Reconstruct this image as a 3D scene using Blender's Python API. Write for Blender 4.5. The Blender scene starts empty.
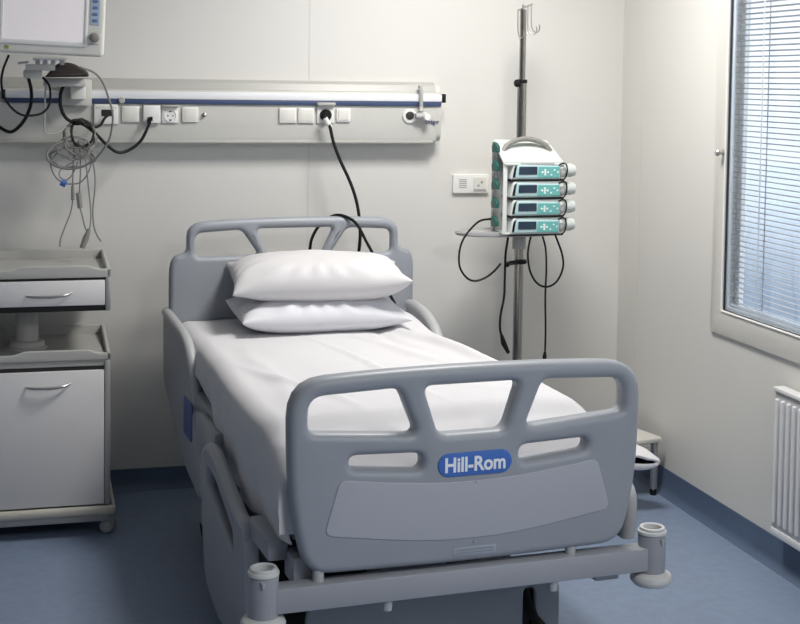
import bpy, bmesh, math, random
from mathutils import Vector, Matrix, noise
from mathutils.geometry import delaunay_2d_cdt
S = bpy.context.scene
COL = S.collection
R = math.radians
LP1, LP2, SKY, EXPO = 33, 31, 4.0, 0.22
TILT = 6
CAMR, CAMU, CAMF = (.966695,-.255587,.013242), (.002080,.059582,.998221), (.255921,.964948,-.058129)

# ------------------------------------------------------------------ materials
def mat(name, color, rough=0.5, metal=0.0, var=0.0, vscale=6.0, bump=0.0, bscale=200.0, sheen=0.0, coat=0.0, emit=None, estr=0.0, spec=0.5, detail=4.0):
    m = bpy.data.materials.new(name); m.use_nodes = True
    nt = m.node_tree; b = nt.nodes['Principled BSDF']
    b.inputs['Base Color'].default_value = (*color, 1)
    b.inputs['Roughness'].default_value = rough
    b.inputs['Metallic'].default_value = metal
    b.inputs['Specular IOR Level'].default_value = spec
    if sheen: b.inputs['Sheen Weight'].default_value = sheen
    if coat: b.inputs['Coat Weight'].default_value = coat; b.inputs['Coat Roughness'].default_value = 0.15
    if emit: b.inputs['Emission Color'].default_value = (*emit, 1); b.inputs['Emission Strength'].default_value = estr
    tc = nt.nodes.new('ShaderNodeTexCoord')
    if var:
        n = nt.nodes.new('ShaderNodeTexNoise'); n.inputs['Scale'].default_value = vscale; n.inputs['Detail'].default_value = detail
        nt.links.new(tc.outputs['Object'], n.inputs['Vector'])
        mx = nt.nodes.new('ShaderNodeMix'); mx.data_type = 'RGBA'
        mx.inputs[6].default_value = (*[max(0, c*(1-var)) for c in color], 1)
        mx.inputs[7].default_value = (*[min(1, c*(1+var)) for c in color], 1)
        nt.links.new(n.outputs['Fac'], mx.inputs[0]); nt.links.new(mx.outputs[2], b.inputs['Base Color'])
    if bump:
        n2 = nt.nodes.new('ShaderNodeTexNoise'); n2.inputs['Scale'].default_value = bscale; n2.inputs['Detail'].default_value = 3
        nt.links.new(tc.outputs['Object'], n2.inputs['Vector'])
        bp = nt.nodes.new('ShaderNodeBump'); bp.inputs['Strength'].default_value = bump; bp.inputs['Distance'].default_value = 0.002
        nt.links.new(n2.outputs['Fac'], bp.inputs['Height']); nt.links.new(bp.outputs['Normal'], b.inputs['Normal'])
    return m

M = dict(
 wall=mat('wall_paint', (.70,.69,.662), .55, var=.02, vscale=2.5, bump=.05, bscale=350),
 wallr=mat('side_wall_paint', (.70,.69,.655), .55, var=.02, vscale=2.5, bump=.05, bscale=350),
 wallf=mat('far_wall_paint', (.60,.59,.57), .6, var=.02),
 ceil=mat('ceiling_paint', (.8,.79,.77), .8, var=.02),
 floor=mat('blue_vinyl', (.20,.258,.365), .42, var=.16, vscale=28, bump=.04, bscale=120, detail=8),
 skirt=mat('dark_blue_vinyl', (.085,.125,.20), .45, var=.08, vscale=20),
 seam=mat('seam_grey', (.66,.645,.61), .6),
 bed=mat('bed_plastic', (.31,.33,.365), .42, var=.02, vscale=5, bump=.05, bscale=600),
 bedl=mat('inset_plastic', (.42,.425,.475), .38, var=.02),
 metal=mat('grey_painted_metal', (.34,.35,.385), .42, var=.02),
 rail=mat('rail_plastic', (.43,.44,.45), .42, var=.03),
 railb=mat('rail_panel_plastic', (.34,.355,.385), .45, var=.05, vscale=12),
 base=mat('base_cover', (.26,.285,.31), .45, var=.03),
 offw=mat('offwhite_plastic', (.74,.73,.68), .35, var=.02),
 ring=mat('bumper_white', (.60,.605,.59), .35, var=.02),
 white=mat('white_plastic', (.82,.82,.80), .35),
 blue=mat('badge_blue', (.055,.16,.52), .35),
 bluedim=mat('badge_blue_shaded', (.05,.09,.30), .45),  # badge blue darkened in colour for the shaded outer side of the rail
 letter=mat('letter_white', (.9,.92,.95), .4),
 sheet=mat('white_cotton', (.655,.645,.66), .85, var=.015, vscale=8, bump=.12, bscale=500, sheen=.15),
 pil1=mat('pillow_cotton', (.65,.64,.65), .85, var=.02, vscale=7, bump=.12, bscale=500, sheen=.15),
 pil2=mat('pillow_blue_white_cotton', (.67,.675,.71), .85, var=.02, vscale=7, bump=.12, bscale=500, sheen=.15),
 matt=mat('mattress_cover', (.33,.34,.36), .7, var=.05),
 black=mat('black_rubber', (.009,.009,.010), .5, spec=.25),
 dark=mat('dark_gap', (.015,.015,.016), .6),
 cloth=mat('dark_brown_plastic', (.035,.028,.024), .55, var=.3, vscale=30),
 steel=mat('brushed_steel', (.52,.51,.48), .32, 1.0, var=.06, vscale=30),
 steeld=mat('pole_steel', (.36,.35,.33), .22, 1.0, var=.05, vscale=30),
 chrome=mat('chrome', (.7,.7,.7), .16, 1.0),
 traym=mat('tray_grey', (.42,.42,.42), .45, var=.04),
 cabg=mat('cabinet_grey', (.46,.455,.43), .5, var=.03),
 cabw=mat('cabinet_white', (.76,.745,.745), .4, var=.01),
 cabm=mat('cabinet_post_grey', (.40,.40,.40), .35, .3),
 cream=mat('cabinet_cream', (.55,.53,.46), .5, var=.02),
 unit=mat('unit_panel', (.60,.595,.56), .4, var=.01),
 unitb=mat('unit_bevel', (.44,.435,.41), .38),
 rwhite=mat('rail_white', (.82,.83,.86), .28),
 navy=mat('rail_navy', (.05,.075,.16), .4),
 cordg=mat('grey_cable', (.23,.23,.225), .5),
 cordl=mat('light_cable', (.44,.44,.42), .5),
 screen=mat('screen_glow', (.70,.66,.67), .3, var=.05, vscale=4, emit=(1,.945,.955), estr=.22),  # pale colour and added glow stand in for light reflected on the screen
 keys=mat('monitor_key_panel', (.42,.50,.62), .4),
 keyd=mat('monitor_key', (.12,.20,.42), .4),
 olive=mat('olive_mark', (.30,.34,.08), .5),
 green=mat('clip_green', (.02,.115,.095), .4, var=.2, vscale=40),
 pump=mat('pump_white', (.60,.64,.62), .38, var=.01),
 pumpg=mat('pump_grey', (.52,.535,.52), .4),
 racks=mat('rack_side_plastic', (.74,.75,.73), .4),
 teal=mat('pump_teal', (.15,.46,.44), .4, var=.05, vscale=20),
 aqua=mat('pump_aqua', (.45,.62,.64), .38),
 lcd=mat('pump_display', (.02,.035,.06), .2),
 ledw=mat('pump_key_white', (.80,.88,.86), .4),
 handle=mat('handle_grey', (.25,.24,.225), .45),
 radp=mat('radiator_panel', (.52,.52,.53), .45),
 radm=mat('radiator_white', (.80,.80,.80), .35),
 frame=mat('window_frame', (.67,.655,.61), .42, var=.01),
 bead=mat('window_bead', (.86,.86,.84), .4),
 gasket=mat('window_gasket', (.03,.03,.03), .6),
 slat=mat('blind_slat', (.78,.81,.86), .45),
 blind=mat('blind_aluminium', (.42,.44,.47), .45),
 paper=mat('white_paper', (.84,.83,.86), .7, var=.02, bump=.2, bscale=60),
 step=mat('step_top', (.60,.585,.54), .45, var=.03),
 stepl=mat('step_leg', (.36,.37,.40), .4, .3),
 clear=mat('tube_grey', (.40,.41,.41), .3),
 sticker=mat('sticker', (.34,.37,.42), .5),
 stickd=mat('sticker_ink', (.25,.28,.33), .5),
 lamp=mat('lamp_diffuser', (.9,.9,.9), .5, emit=(1,.97,.93), estr=2.0),
 door=mat('door_laminate', (.55,.50,.42), .5, var=.04),
)
def glass_mat():
    m = bpy.data.materials.new('window_glass'); m.use_nodes = True; nt = m.node_tree
    nt.nodes.clear()
    o = nt.nodes.new('ShaderNodeOutputMaterial'); t = nt.nodes.new('ShaderNodeBsdfTransparent'); g = nt.nodes.new('ShaderNodeBsdfGlossy')
    t.inputs['Color'].default_value = (.93,.95,.97,1); g.inputs['Roughness'].default_value = .03
    mx = nt.nodes.new('ShaderNodeMixShader'); lw = nt.nodes.new('ShaderNodeLayerWeight'); lw.inputs['Blend'].default_value = .5
    pw = nt.nodes.new('ShaderNodeMath'); pw.operation = 'POWER'; pw.inputs[1].default_value = 4
    f = nt.nodes.new('ShaderNodeMath'); f.operation = 'MULTIPLY_ADD'; f.inputs[1].default_value = .5; f.inputs[2].default_value = .03
    nt.links.new(lw.outputs['Facing'], pw.inputs[0]); nt.links.new(pw.outputs[0], f.inputs[0])
    nt.links.new(f.outputs[0], mx.inputs[0]); nt.links.new(t.outputs[0], mx.inputs[1]); nt.links.new(g.outputs[0], mx.inputs[2])
    nt.links.new(mx.outputs[0], o.inputs[0])
    return m
M['glass'] = glass_mat()

# ------------------------------------------------------------------ mesh builder
def catmull(pts, n=6):
    P = [Vector(p) for p in pts]
    if len(P) < 3: return P
    out = []
    for i in range(len(P)-1):
        p0 = P[i-1] if i else P[0]*2-P[1]
        p1, p2 = P[i], P[i+1]
        p3 = P[i+2] if i+2 < len(P) else P[-1]*2-P[-2]
        for k in range(n):
            t = k/n
            out.append(.5*((2*p1)+(p2-p0)*t+(2*p0-5*p1+4*p2-p3)*t*t+(3*p1-p0-3*p2+p3)*t**3))
    out.append(P[-1])
    return out

def fillet(poly, n=5):
    """poly: (x, y, r) corners -> rounded outline, counter-clockwise"""
    out = []
    L = len(poly)
    for i in range(L):
        p = Vector(poly[i][:2]); r = poly[i][2] if len(poly[i]) > 2 else 0
        a = Vector(poly[i-1][:2]); b = Vector(poly[(i+1) % L][:2])
        if r <= 0: out.append(p); continue
        da = min(r, (a-p).length*.49); db = min(r, (b-p).length*.49)
        s = p+(a-p).normalized()*da; e = p+(b-p).normalized()*db
        for k in range(n+1):
            t = k/n
            q = s*(1-t)**2+p*2*t*(1-t)+e*t*t
            if not out or (out[-1]-q).length > 1e-5: out.append(q)
    if (out[0]-out[-1]).length < 1e-5: out.pop()
    area = sum(out[i-1].x*out[i].y-out[i].x*out[i-1].y for i in range(len(out)))
    if area < 0: out.reverse()
    return out

def offset(loop, d):
    """move a CCW loop inwards by d (outwards when negative)"""
    res = []
    L = len(loop)
    for i in range(L):
        a, p, b = loop[i-1], loop[i], loop[(i+1) % L]
        t1 = (p-a).normalized(); t2 = (b-p).normalized()
        n = Vector((-t1.y, t1.x))+Vector((-t2.y, t2.x))
        l = n.length
        n = n/l if l > 1e-6 else Vector((-t1.y, t1.x))
        c = max(.5, n.dot(Vector((-t1.y, t1.x))))
        res.append(p+n*(d/c))
    return res

def inside(p, lp):
    c = False
    for i in range(len(lp)):
        a, b = lp[i-1], lp[i]
        if (a.y > p.y) != (b.y > p.y) and p.x < (b.x-a.x)*(p.y-a.y)/(b.y-a.y)+a.x: c = not c
    return c
def fill_tris(loops):
    pts, ed = [], []
    for lp in loops:
        n0 = len(pts); pts += lp
        ed += [(n0+k, n0+(k+1) % len(lp)) for k in range(len(lp))]
    v, e, f, ov, oe, of = delaunay_2d_cdt(pts, ed, [], 0, 1e-7)
    out = []
    for t in f:
        c = (v[t[0]]+v[t[1]]+v[t[2]])/3
        if inside(c, loops[0]) and not any(inside(c, h) for h in loops[1:]):
            ids = [ov[k][0] for k in t if ov[k]]
            if len(ids) == 3: out.append(ids)
    return out

class MB:
    def __init__(s): s.bm = bmesh.new(); s.mi = 0
    def faces_mi(s, n0):
        s.bm.faces.ensure_lookup_table()
        for f in s.bm.faces[n0:]: f.material_index = s.mi
    def box(s, x0, x1, y0, y1, z0, z1, bevel=0.0, seg=2, mx=None):
        t = bmesh.new()
        bmesh.ops.create_cube(t, size=1)
        for v in t.verts:
            v.co = Vector((x0+(v.co.x+.5)*(x1-x0), y0+(v.co.y+.5)*(y1-y0), z0+(v.co.z+.5)*(z1-z0)))
        if bevel > 0: bmesh.ops.bevel(t, geom=list(t.edges), offset=bevel, segments=seg, affect='EDGES', profile=.5)
        return s.merge(t, mx)
    def merge(s, t, mx=None):
        n0 = len(s.bm.faces)
        vm = {}
        for v in t.verts: vm[v] = s.bm.verts.new(mx @ v.co if mx else v.co)
        for f in t.faces:
            try: s.bm.faces.new([vm[v] for v in f.verts])
            except ValueError: pass
        s.faces_mi(n0); t.free(); return s
    def tube(s, pts, r, seg=8, smooth=0, caps=True):
        P = catmull(pts, smooth) if smooth else [Vector(p) for p in pts]
        rr = r if isinstance(r, (list, tuple)) else [r]*len(P)
        n0 = len(s.bm.faces); rings = []
        tan0 = (P[1]-P[0]).normalized()
        ref = Vector((0,0,1)) if abs(tan0.z) < .9 else Vector((0,1,0))
        nrm = (ref-tan0*ref.dot(tan0)).normalized()
        for i, p in enumerate(P):
            t = ((P[min(i+1, len(P)-1)]-P[max(i-1, 0)])).normalized()
            nrm = nrm-t*nrm.dot(t)
            nrm = nrm.normalized() if nrm.length > 1e-6 else t.orthogonal().normalized()
            bn = t.cross(nrm)
            rings.append([s.bm.verts.new(p+(nrm*math.cos(a)+bn*math.sin(a))*rr[i]) for a in [2*math.pi*k/seg for k in range(seg)]])
        for a, b in zip(rings, rings[1:]):
            for k in range(seg): s.bm.faces.new((a[k], a[(k+1) % seg], b[(k+1) % seg], b[k]))
        if caps:
            s.bm.faces.new(rings[0][::-1]); s.bm.faces.new(rings[-1])
        s.faces_mi(n0); return s
    def cyl(s, p0, p1, r, r2=None, seg=20): return s.tube([p0, p1], [r, r if r2 is None else r2], seg)
    def lathe(s, prof, org=(0,0,0), seg=28, mx=None, sx=1, sy=1):
        """prof: (r, z) pairs round the z axis"""
        t = bmesh.new(); rings = []
        for r, z in prof:
            if r < 1e-6: rings.append([t.verts.new((0,0,z))])
            else: rings.append([t.verts.new((r*math.cos(2*math.pi*k/seg)*sx, r*math.sin(2*math.pi*k/seg)*sy, z)) for k in range(seg)])
        for a, b in zip(rings, rings[1:]):
            for k in range(seg):
                k2 = (k+1) % seg
                if len(a) == 1 and len(b) > 1: t.faces.new((a[0], b[k2], b[k]))
                elif len(b) == 1 and len(a) > 1: t.faces.new((a[k], a[k2], b[0]))
                elif len(a) > 1: t.faces.new((a[k], a[k2], b[k2], b[k]))
        m2 = Matrix.Translation(org)
        return s.merge(t, (m2 @ mx) if mx else m2)
    def plate(s, outline, holes=(), th=.03, bev=.01, fn=None, seg=5):
        """rounded plate: 2-D outline + holes (fillet loops), thickness th along the third axis, edges rounded by bev.
        fn maps (a, b, depth) to a point"""
        fn = fn or (lambda a, b, d: Vector((a, d, b)))
        bev = min(bev, th/2)
        n0 = len(s.bm.faces)
        fronts, backs = [], []
        prof = []
        for k in range(seg+1):
            a = (math.pi/2)*k/seg
            prof.append((bev*(1-math.sin(a)), -th/2+bev*(1-math.cos(a))))
        prof += [(o, -d) for o, d in reversed(prof)]
        for i, lp in enumerate([outline, *holes]):
            sgn = 1 if i == 0 else -1
            rings = [[s.bm.verts.new(fn(q.x, q.y, d)) for q in offset(lp, sgn*o)] for o, d in prof]
            L = len(lp)
            for a, b in zip(rings, rings[1:]):
                for k in range(L):
                    k2 = (k+1) % L
                    s.bm.faces.new((a[k], a[k2], b[k2], b[k]) if i == 0 else (a[k2], a[k], b[k], b[k2]))
            fronts.append((rings[0], [Vector((q.x, q.y, 0)) for q in offset(lp, sgn*prof[0][0])])); backs.append((rings[-1], fronts[-1][1]))
        for gi, grp in enumerate((fronts, backs)):
            flat = [v for rg, _ in grp for v in rg]
            for t in fill_tris([[c.xy for c in cl] for _, cl in grp]):
                t = t if gi == 0 else t[::-1]
                try: s.bm.faces.new([flat[k] for k in t])
                except ValueError: pass
        s.faces_mi(n0); return s
    def build(s, name, m, parent=None, loc=None, angle=35, flat=False):
        bmesh.ops.recalc_face_normals(s.bm, faces=list(s.bm.faces))
        me = bpy.data.meshes.new(name); s.bm.to_mesh(me); s.bm.free()
        for k in (m if isinstance(m, (list, tuple)) else [m]): me.materials.append(M[k])
        if not flat:
            me.shade_smooth(); me.set_sharp_from_angle(angle=R(angle))
        o = bpy.data.objects.new(name, me); COL.objects.link(o)
        if parent: o.parent = parent
        if loc: o.location = loc
        return o

def tag(o, label=None, cat=None, group=None, kind=None):
    if label: o['label'] = label
    if cat: o['category'] = cat
    if group: o['group'] = group
    if kind: o['kind'] = kind
    return o
def empty(name, loc, rz=0, **kw):
    o = bpy.data.objects.new(name, None); COL.objects.link(o); o.location = loc; o.rotation_euler = (0,0,rz)
    o.empty_display_size = .05
    return tag(o, **kw)
def copy_tree(o, parent=None):
    c = o.copy(); COL.objects.link(c)
    if parent: c.parent = parent
    for ch in list(o.children): copy_tree(ch, c)
    return c
def xz(y): return lambda a, b, d: Vector((a, y+d, b))
def yz(x): return lambda a, b, d: Vector((x+d, a, b))
def xy(z): return lambda a, b, d: Vector((a, b, z+d))
def text_mesh(name, body, size, m, parent, fn, th=.0012, bold=0.0, width=None):
    cu = bpy.data.curves.new(name, 'FONT'); cu.body = body; cu.size = size; cu.extrude = th; cu.offset = bold
    cu.align_x = 'CENTER'; cu.align_y = 'CENTER'
    tmp = bpy.data.objects.new('letters', cu); COL.objects.link(tmp)
    dg = bpy.context.evaluated_depsgraph_get()
    me = bpy.data.meshes.new_from_object(tmp.evaluated_get(dg)); me.name = name
    bpy.data.objects.remove(tmp); bpy.data.curves.remove(cu)
    xs = [v.co.x for v in me.vertices]; sc = 1.0
    if width: sc = width/(max(xs)-min(xs))
    mid = (max(xs)+min(xs))/2; ys = [v.co.y for v in me.vertices]; midy = (max(ys)+min(ys))/2
    for v in me.vertices: v.co = fn((v.co.x-mid)*sc, v.co.y-midy, -v.co.z)
    me.materials.clear(); me.materials.append(M[m])
    o = bpy.data.objects.new(name, me); COL.objects.link(o); o.parent = parent
    return o
def struct(mb, name, m, **kw):
    return tag(mb.build(name, m, **kw), kind='structure')

# ------------------------------------------------------------------ room
F0, D, WX, WL, WF, CZ = .03, 5.4025, 2.4009, -2.6, -2.2, 2.62
b = MB(); b.box(WL-.2, WX+.2, WF-.2, D+.2, F0-.1, F0); struct(b, 'floor', 'floor')
b = MB(); b.box(WL-.2, WX+.2, WF-.2, D+.2, CZ, CZ+.1); struct(b, 'ceiling', 'ceil')
b = MB(); b.box(WL-.2, WX+.2, D, D+.2, F0-.1, CZ+.1); struct(b, 'wall_back', 'wall')
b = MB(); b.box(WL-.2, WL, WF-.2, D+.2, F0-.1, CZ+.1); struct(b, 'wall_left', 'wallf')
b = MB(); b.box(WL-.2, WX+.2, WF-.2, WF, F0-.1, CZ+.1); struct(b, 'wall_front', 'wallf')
WIN = [(2.62, 4.552, .742, 2.30), (-.9, 2.25, .742, 2.30)]     # y0, y1, z0, z1 of the seen opening and an unseen one added for daylight
b = MB()
TH = .10
b.box(WX, WX+TH, WF-.2, D+.2, F0-.1, .742); b.box(WX, WX+TH, WF-.2, D+.2, 2.30, CZ+.1)
b.box(WX, WX+TH, 4.552, D+.2, .742, 2.30); b.box(WX, WX+TH, 2.25, 2.62, .742, 2.30); b.box(WX, WX+TH, WF-.2, -.9, .742, 2.30)
struct(b, 'wall_right', 'wallr')
# coved skirting
def skirt_profile(t): return [(0, .0), (.03, .0), (.014, .012), (.005, .03), (.004, t), (0, t)]
def skirt(name, p0, p1, inward, t):
    b = MB(); pr = skirt_profile(t); rings = []
    for p in (p0, p1): rings.append([b.bm.verts.new((p[0]+inward[0]*d, p[1]+inward[1]*d, F0+z)) for d, z in pr])
    for k in range(len(pr)):
        k2 = (k+1) % len(pr); b.bm.faces.new((rings[0][k], rings[0][k2], rings[1][k2], rings[1][k]))
    struct(b, name, 'skirt', angle=60)
skirt('baseboard_back', (WL, D), (WX, D), (0,-1), .083)
skirt('baseboard_right', (WX, D), (WX, WF), (-1,0), .101)
skirt('baseboard_left', (WL, WF), (WL, D), (1,0), .09)
skirt('baseboard_front', (WX, WF), (WL, WF), (0,1), .09)
b = MB(); b.box(1.053, 1.059, D-.0012, D, .115, CZ); struct(b, 'trim_1', 'seam')
b = MB(); b.box(WX-.0012, WX, 5.20, 5.206, .135, CZ); struct(b, 'trim_2', 'seam')

def window(name, y0, y1, z0, z1, blind):
    root = empty(name, (WX, y1, z0)); tag(root, kind='structure')
    def part(b, n, m, **k):
        o = b.build(n, m, **k); o.parent = root; o.matrix_parent_inverse = Matrix.Translation((-WX, -y1, -z0)); return o
    fw = .087
    b = MB()
    o = fillet([(y0,z0),(y1,z0),(y1,z1),(y0,z1)]); h = fillet([(y0+fw,z0+fw),(y1-fw,z0+fw),(y1-fw,z1-fw),(y0+fw,z1-fw)])
    b.plate(o, [h], .07, .004, yz(WX+.023), seg=2); part(b, 'window_frame', 'frame')
    b = MB(); w2 = fw+.004
    h2 = fillet([(y0+w2,z0+w2),(y1-w2,z0+w2),(y1-w2,z1-w2),(y0+w2,z1-w2)])
    o2 = fillet([(y0+fw-.002,z0+fw-.002),(y1-fw+.002,z0+fw-.002),(y1-fw+.002,z1-fw+.002),(y0+fw-.002,z1-fw+.002)])
    b.plate(o2, [h2], .012, .003, yz(WX-.011), seg=2); part(b, 'glazing_bead', 'bead')
    b = MB(); w3 = w2+.007
    h3 = fillet([(y0+w3,z0+w2+.003),(y1-w3,z0+w2+.003),(y1-w3,z1-w3),(y0+w3,z1-w3)])
    b.plate(h2, [h3], .006, .001, yz(WX-.006), seg=1); part(b, 'gasket', 'gasket')
    b = MB(); w4 = w3+.016
    h4 = fillet([(y0+w4,z0+w4-.006),(y1-w4,z0+w4-.006),(y1-w4,z1-w4),(y0+w4,z1-w4)])
    b.plate(h3, [h4], .008, .002, yz(WX+.002), seg=2); part(b, 'inner_sash', 'slat')
    b = MB(); b.box(WX-.0045, WX-.0035, y0+w2, y1-w2, z0+w2, z1-w2); part(b, 'window_pane', 'glass')
    b = MB(); b.box(WX+.046, WX+.048, y0+fw-.01, y1-fw+.01, z0+fw-.01, z1-fw+.01); part(b, 'outer_pane', 'glass')
    b = MB(); b.plate(o, [h4], .022, .003, yz(WX+.048), seg=1); part(b, 'outer_frame', 'white')
    if blind:
        b = MB(); zc = z0+w4+.012; n = 0
        while zc < z1-w4:
            pts = []
            for k in range(5):
                t = k/4-.5; a = R(-TILT)
                d = t*.022; c = -.0032*(1-4*t*t)
                pts.append((WX+.0175+d*math.cos(a), zc+d*math.sin(a)+c))
            ya, yb = y0+w4-.008, y1-w4+.008
            up = [[b.bm.verts.new((x, y, z+e)) for x, z in pts] for y in (ya, yb) for e in (.00025, -.00025)]
            for k in range(4):
                b.bm.faces.new((up[0][k], up[0][k+1], up[2][k+1], up[2][k]))
                b.bm.faces.new((up[1][k+1], up[1][k], up[3][k], up[3][k+1]))
            b.bm.faces.new((up[0][0], up[2][0], up[3][0], up[1][0])); b.bm.faces.new((up[0][4], up[1][4], up[3][4], up[2][4]))
            zc += .0186; n += 1
        part(b, 'blind_slats', 'blind')
        b = MB()
        for yy in (y1-.30, (y0+y1)/2, y0+.30):
            b.box(WX+.0058, WX+.0064, yy-.004, yy+.004, z0+w4, z1-w4)
            b.box(WX+.0285, WX+.0291, yy-.004, yy+.004, z0+w4, z1-w4)
        part(b, 'ladder_tape', 'slat')
        b = MB(); b.box(WX+.007, WX+.022, y0+w4-.004, y1-w4+.004, z0+w4-.004, z0+w4+.004, .0015); part(b, 'bottom_bar', 'slat')
        b = MB()
        mx = Matrix.Translation((WX-.012, 4.480, 1.399)) @ Matrix.Rotation(R(-90), 4, 'Y')
        b.lathe([(0,0),(.013,0),(.013,.004),(.007,.006),(.007,.018),(.012,.020),(.013,.027),(.009,.032),(0,.033)], mx=mx)
        part(b, 'latch_knob', 'steel')
    return root
window('window_1', *WIN[0], True)
window('window_added', *WIN[1], False)  # unseen window, added to let in more daylight from the right

# door in the left wall (behind the camera's left)
dr = empty('door_1', (WL, 1.2, F0)); tag(dr, kind='structure')
b = MB(); b.box(0, .03, -.55, .55, 0, 2.05, .004); b.build('door_leaf', 'door', dr)
b = MB(); b.plate(fillet([(-.63,0),(.63,0),(.63,2.13),(-.63,2.13)]), [fillet([(-.55,.001),(.55,.001),(.55,2.05),(-.55,2.05)])], .05, .004, yz(.02), seg=1); b.build('door_frame', 'frame', dr)
b = MB(); b.tube([(.03,.46,1.0),(.08,.46,1.0),(.08,.34,1.0)], .009, 10); b.build('door_handle', 'steel', dr)

# ceiling lamps: recessed panels that light the room
LAMPS = [(1.50, 4.2), (1.55, 1.0)]
for i, (x, y) in enumerate(LAMPS):
    r = empty('ceiling_light', (x, y, CZ), label=['square white ceiling light panel over the right side of the bed', 'square white ceiling light panel nearest the front wall'][i], cat='ceiling light', group='ceiling light panels')
    b = MB(); b.plate(fillet([(-.31,-.31),(.31,-.31),(.31,.31),(-.31,.31)]), [fillet([(-.28,-.28),(.28,-.28),(.28,.28),(-.28,.28)])], .03, .004, xy(-.014), seg=1); b.build('lamp_frame', 'white', r)
    b = MB(); b.box(-.282,.282,-.282,.282,-.016,-.012); b.build('diffuser', 'lamp', r)

# ------------------------------------------------------------------ hospital bed
BX, BY, BA = 1.06062, 3.27013, R(4.3)
BED = empty('hospital_bed', (BX, BY, F0), BA, label='grey hospital bed with moulded end boards, side rails and corner bumpers', cat='bed')
BZ = -F0      # the numbers below are heights above z = 0
def bfn(v): return lambda a, b_, d: Vector((a, v+d, b_+BZ))
def board(outline, holes, v, th, bev): 
    b = MB(); b.plate(fillet(outline), [fillet(h) for h in holes], th, bev, (lambda a, b_, d: Vector((a*.986-.002, v+d, b_+BZ))) if v < 1 else bfn(v)); return b
foot_out = [(-.481,.918,.095),(-.25,.930,.1),(0,.9335,.1),(.25,.930,.1),(.481,.918,.095),(.479,.70,.1),(.466,.575,.06),(.432,.440,.06),(0,.431,.2),(-.432,.440,.06),(-.466,.575,.06),(-.479,.70,.1)]
hl = [(-.431,.876,.042),(-.197,.885,.022),(-.148,.768,.026),(-.431,.789,.022)]
hm = [(-.132,.886,.026),(.132,.886,.026),(.090,.762,.024),(-.090,.762,.024)]
hr = [(-x, z, r) for x, z, r in reversed(hl)]
sl = [(-.325,.726,.024),(-.134,.719,.022),(-.132,.677,.024),(-.325,.694,.02)]
sr = [(-x, z, r) for x, z, r in reversed(sl)]
foot = board(foot_out, [hl, hm, hr, sl, sr], .008, .062, .021).build('footboard', 'bed', BED)
inset = [(-.352,.671,.02),(-.15,.646,.1),(0,.640,.1),(.15,.646,.1),(.352,.671,.02),(.392,.537,.025),(.15,.501,.1),(0,.494,.1),(-.15,.501,.1),(-.392,.537,.025)]
b = board(inset, [], -.0235, .005, .0022); tag(b.build('inset_panel', 'bedl', foot), 'paler lavender grey inset panel')
b = MB(); mxs = Matrix.Translation((.012,0,.684))
bd = [Vector((sx*.070+.030*math.cos(a), .030*math.sin(a))) for sx, a0 in ((1,-90),(-1,90)) for a in [R(a0+180*k/12) for k in range(13)]]
b.plate(bd, [], .006, .002, lambda a, c, d: Vector((a+.004, -.0235+d, c+.686+BZ)), seg=3); badge = b.build('badge', 'blue', foot)
badge['label'] = 'blue rounded badge with white lettering'
text_mesh('lettering', 'Hill-Rom', .051, 'letter', badge, lambda a, c, d: Vector((a+.004, -.0272+d*.5, c+.686+BZ)), width=.163, bold=.0014)
b = MB(); b.box(-.052,.065,-.0245,-.0225,.452+BZ,.474+BZ,.0008); stk = b.build('sticker', 'sticker', foot)
b = MB()
for z in (.467, .4595): b.box(-.044,.057,-.025,-.0244,z-.0018+BZ,z+.0018+BZ)
b.build('sticker_lines', 'stickd', stk, flat=True)
for u, z in ((.006,.638),(.006,.4845)):
    b = MB(); b.cyl((u,-.0275,z+BZ),(u,-.022,z+BZ),.0035, seg=10); b.build('panel_screw', 'metal', foot)

head_out = [(-.384,1.113,.085),(-.15,1.122,.1),(.027,1.124,.1),(.204,1.122,.1),(.438,1.113,.085),(.438,1.0,.02),(.502,.985,.07),(.502,.60,.06),(.45,.50,.05),(-.40,.50,.05),(-.448,.60,.06),(-.448,.985,.07),(-.384,1.0,.02)]
c = .027
h1 = [(c-.380,1.070,.03),(c-.205,1.079,.022),(c-.140,.985,.022),(c-.380,.982,.022)]
h2 = [(c-.150,1.082,.022),(c+.150,1.082,.022),(c+.098,.975,.022),(c-.098,.975,.022)]
h3 = [(2*c-x, z, r) for x, z, r in reversed(h1)]
head = board(head_out, [h1, h2, h3], 1.85, .044, .020).build('headboard', 'bed', BED)

# frame
b = MB()
b.box(-.44,-.39,.08,1.80,.50+BZ,.56+BZ,.006); b.box(.36,.41,.08,1.80,.50+BZ,.56+BZ,.006)
b.box(-.44,.41,.07,.12,.50+BZ,.56+BZ,.006); b.box(-.44,.41,1.76,1.82,.50+BZ,.56+BZ,.006)
b.box(-.10,-.05,.1,1.8,.50+BZ,.55+BZ); b.box(.05,.10,.1,1.8,.50+BZ,.55+BZ)
b.build('bed_frame', 'metal', BED)
b = MB(); b.box(-.455,.42,.07,1.81,.56+BZ,.60+BZ,.008); b.build('mattress_deck', 'railb', BED)
b = MB(); b.box(-.50,-.445,.09,.30,.445+BZ,.50+BZ,.008); b.box(-.45,-.40,.03,.12,.40+BZ,.47+BZ,.006); b.build('corner_bracket', 'metal', BED)
b = MB(); b.box(-.485,-.455,.82,1.12,.47+BZ,.585+BZ,.010); b.build('rail_bracket', 'metal', BED)
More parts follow.
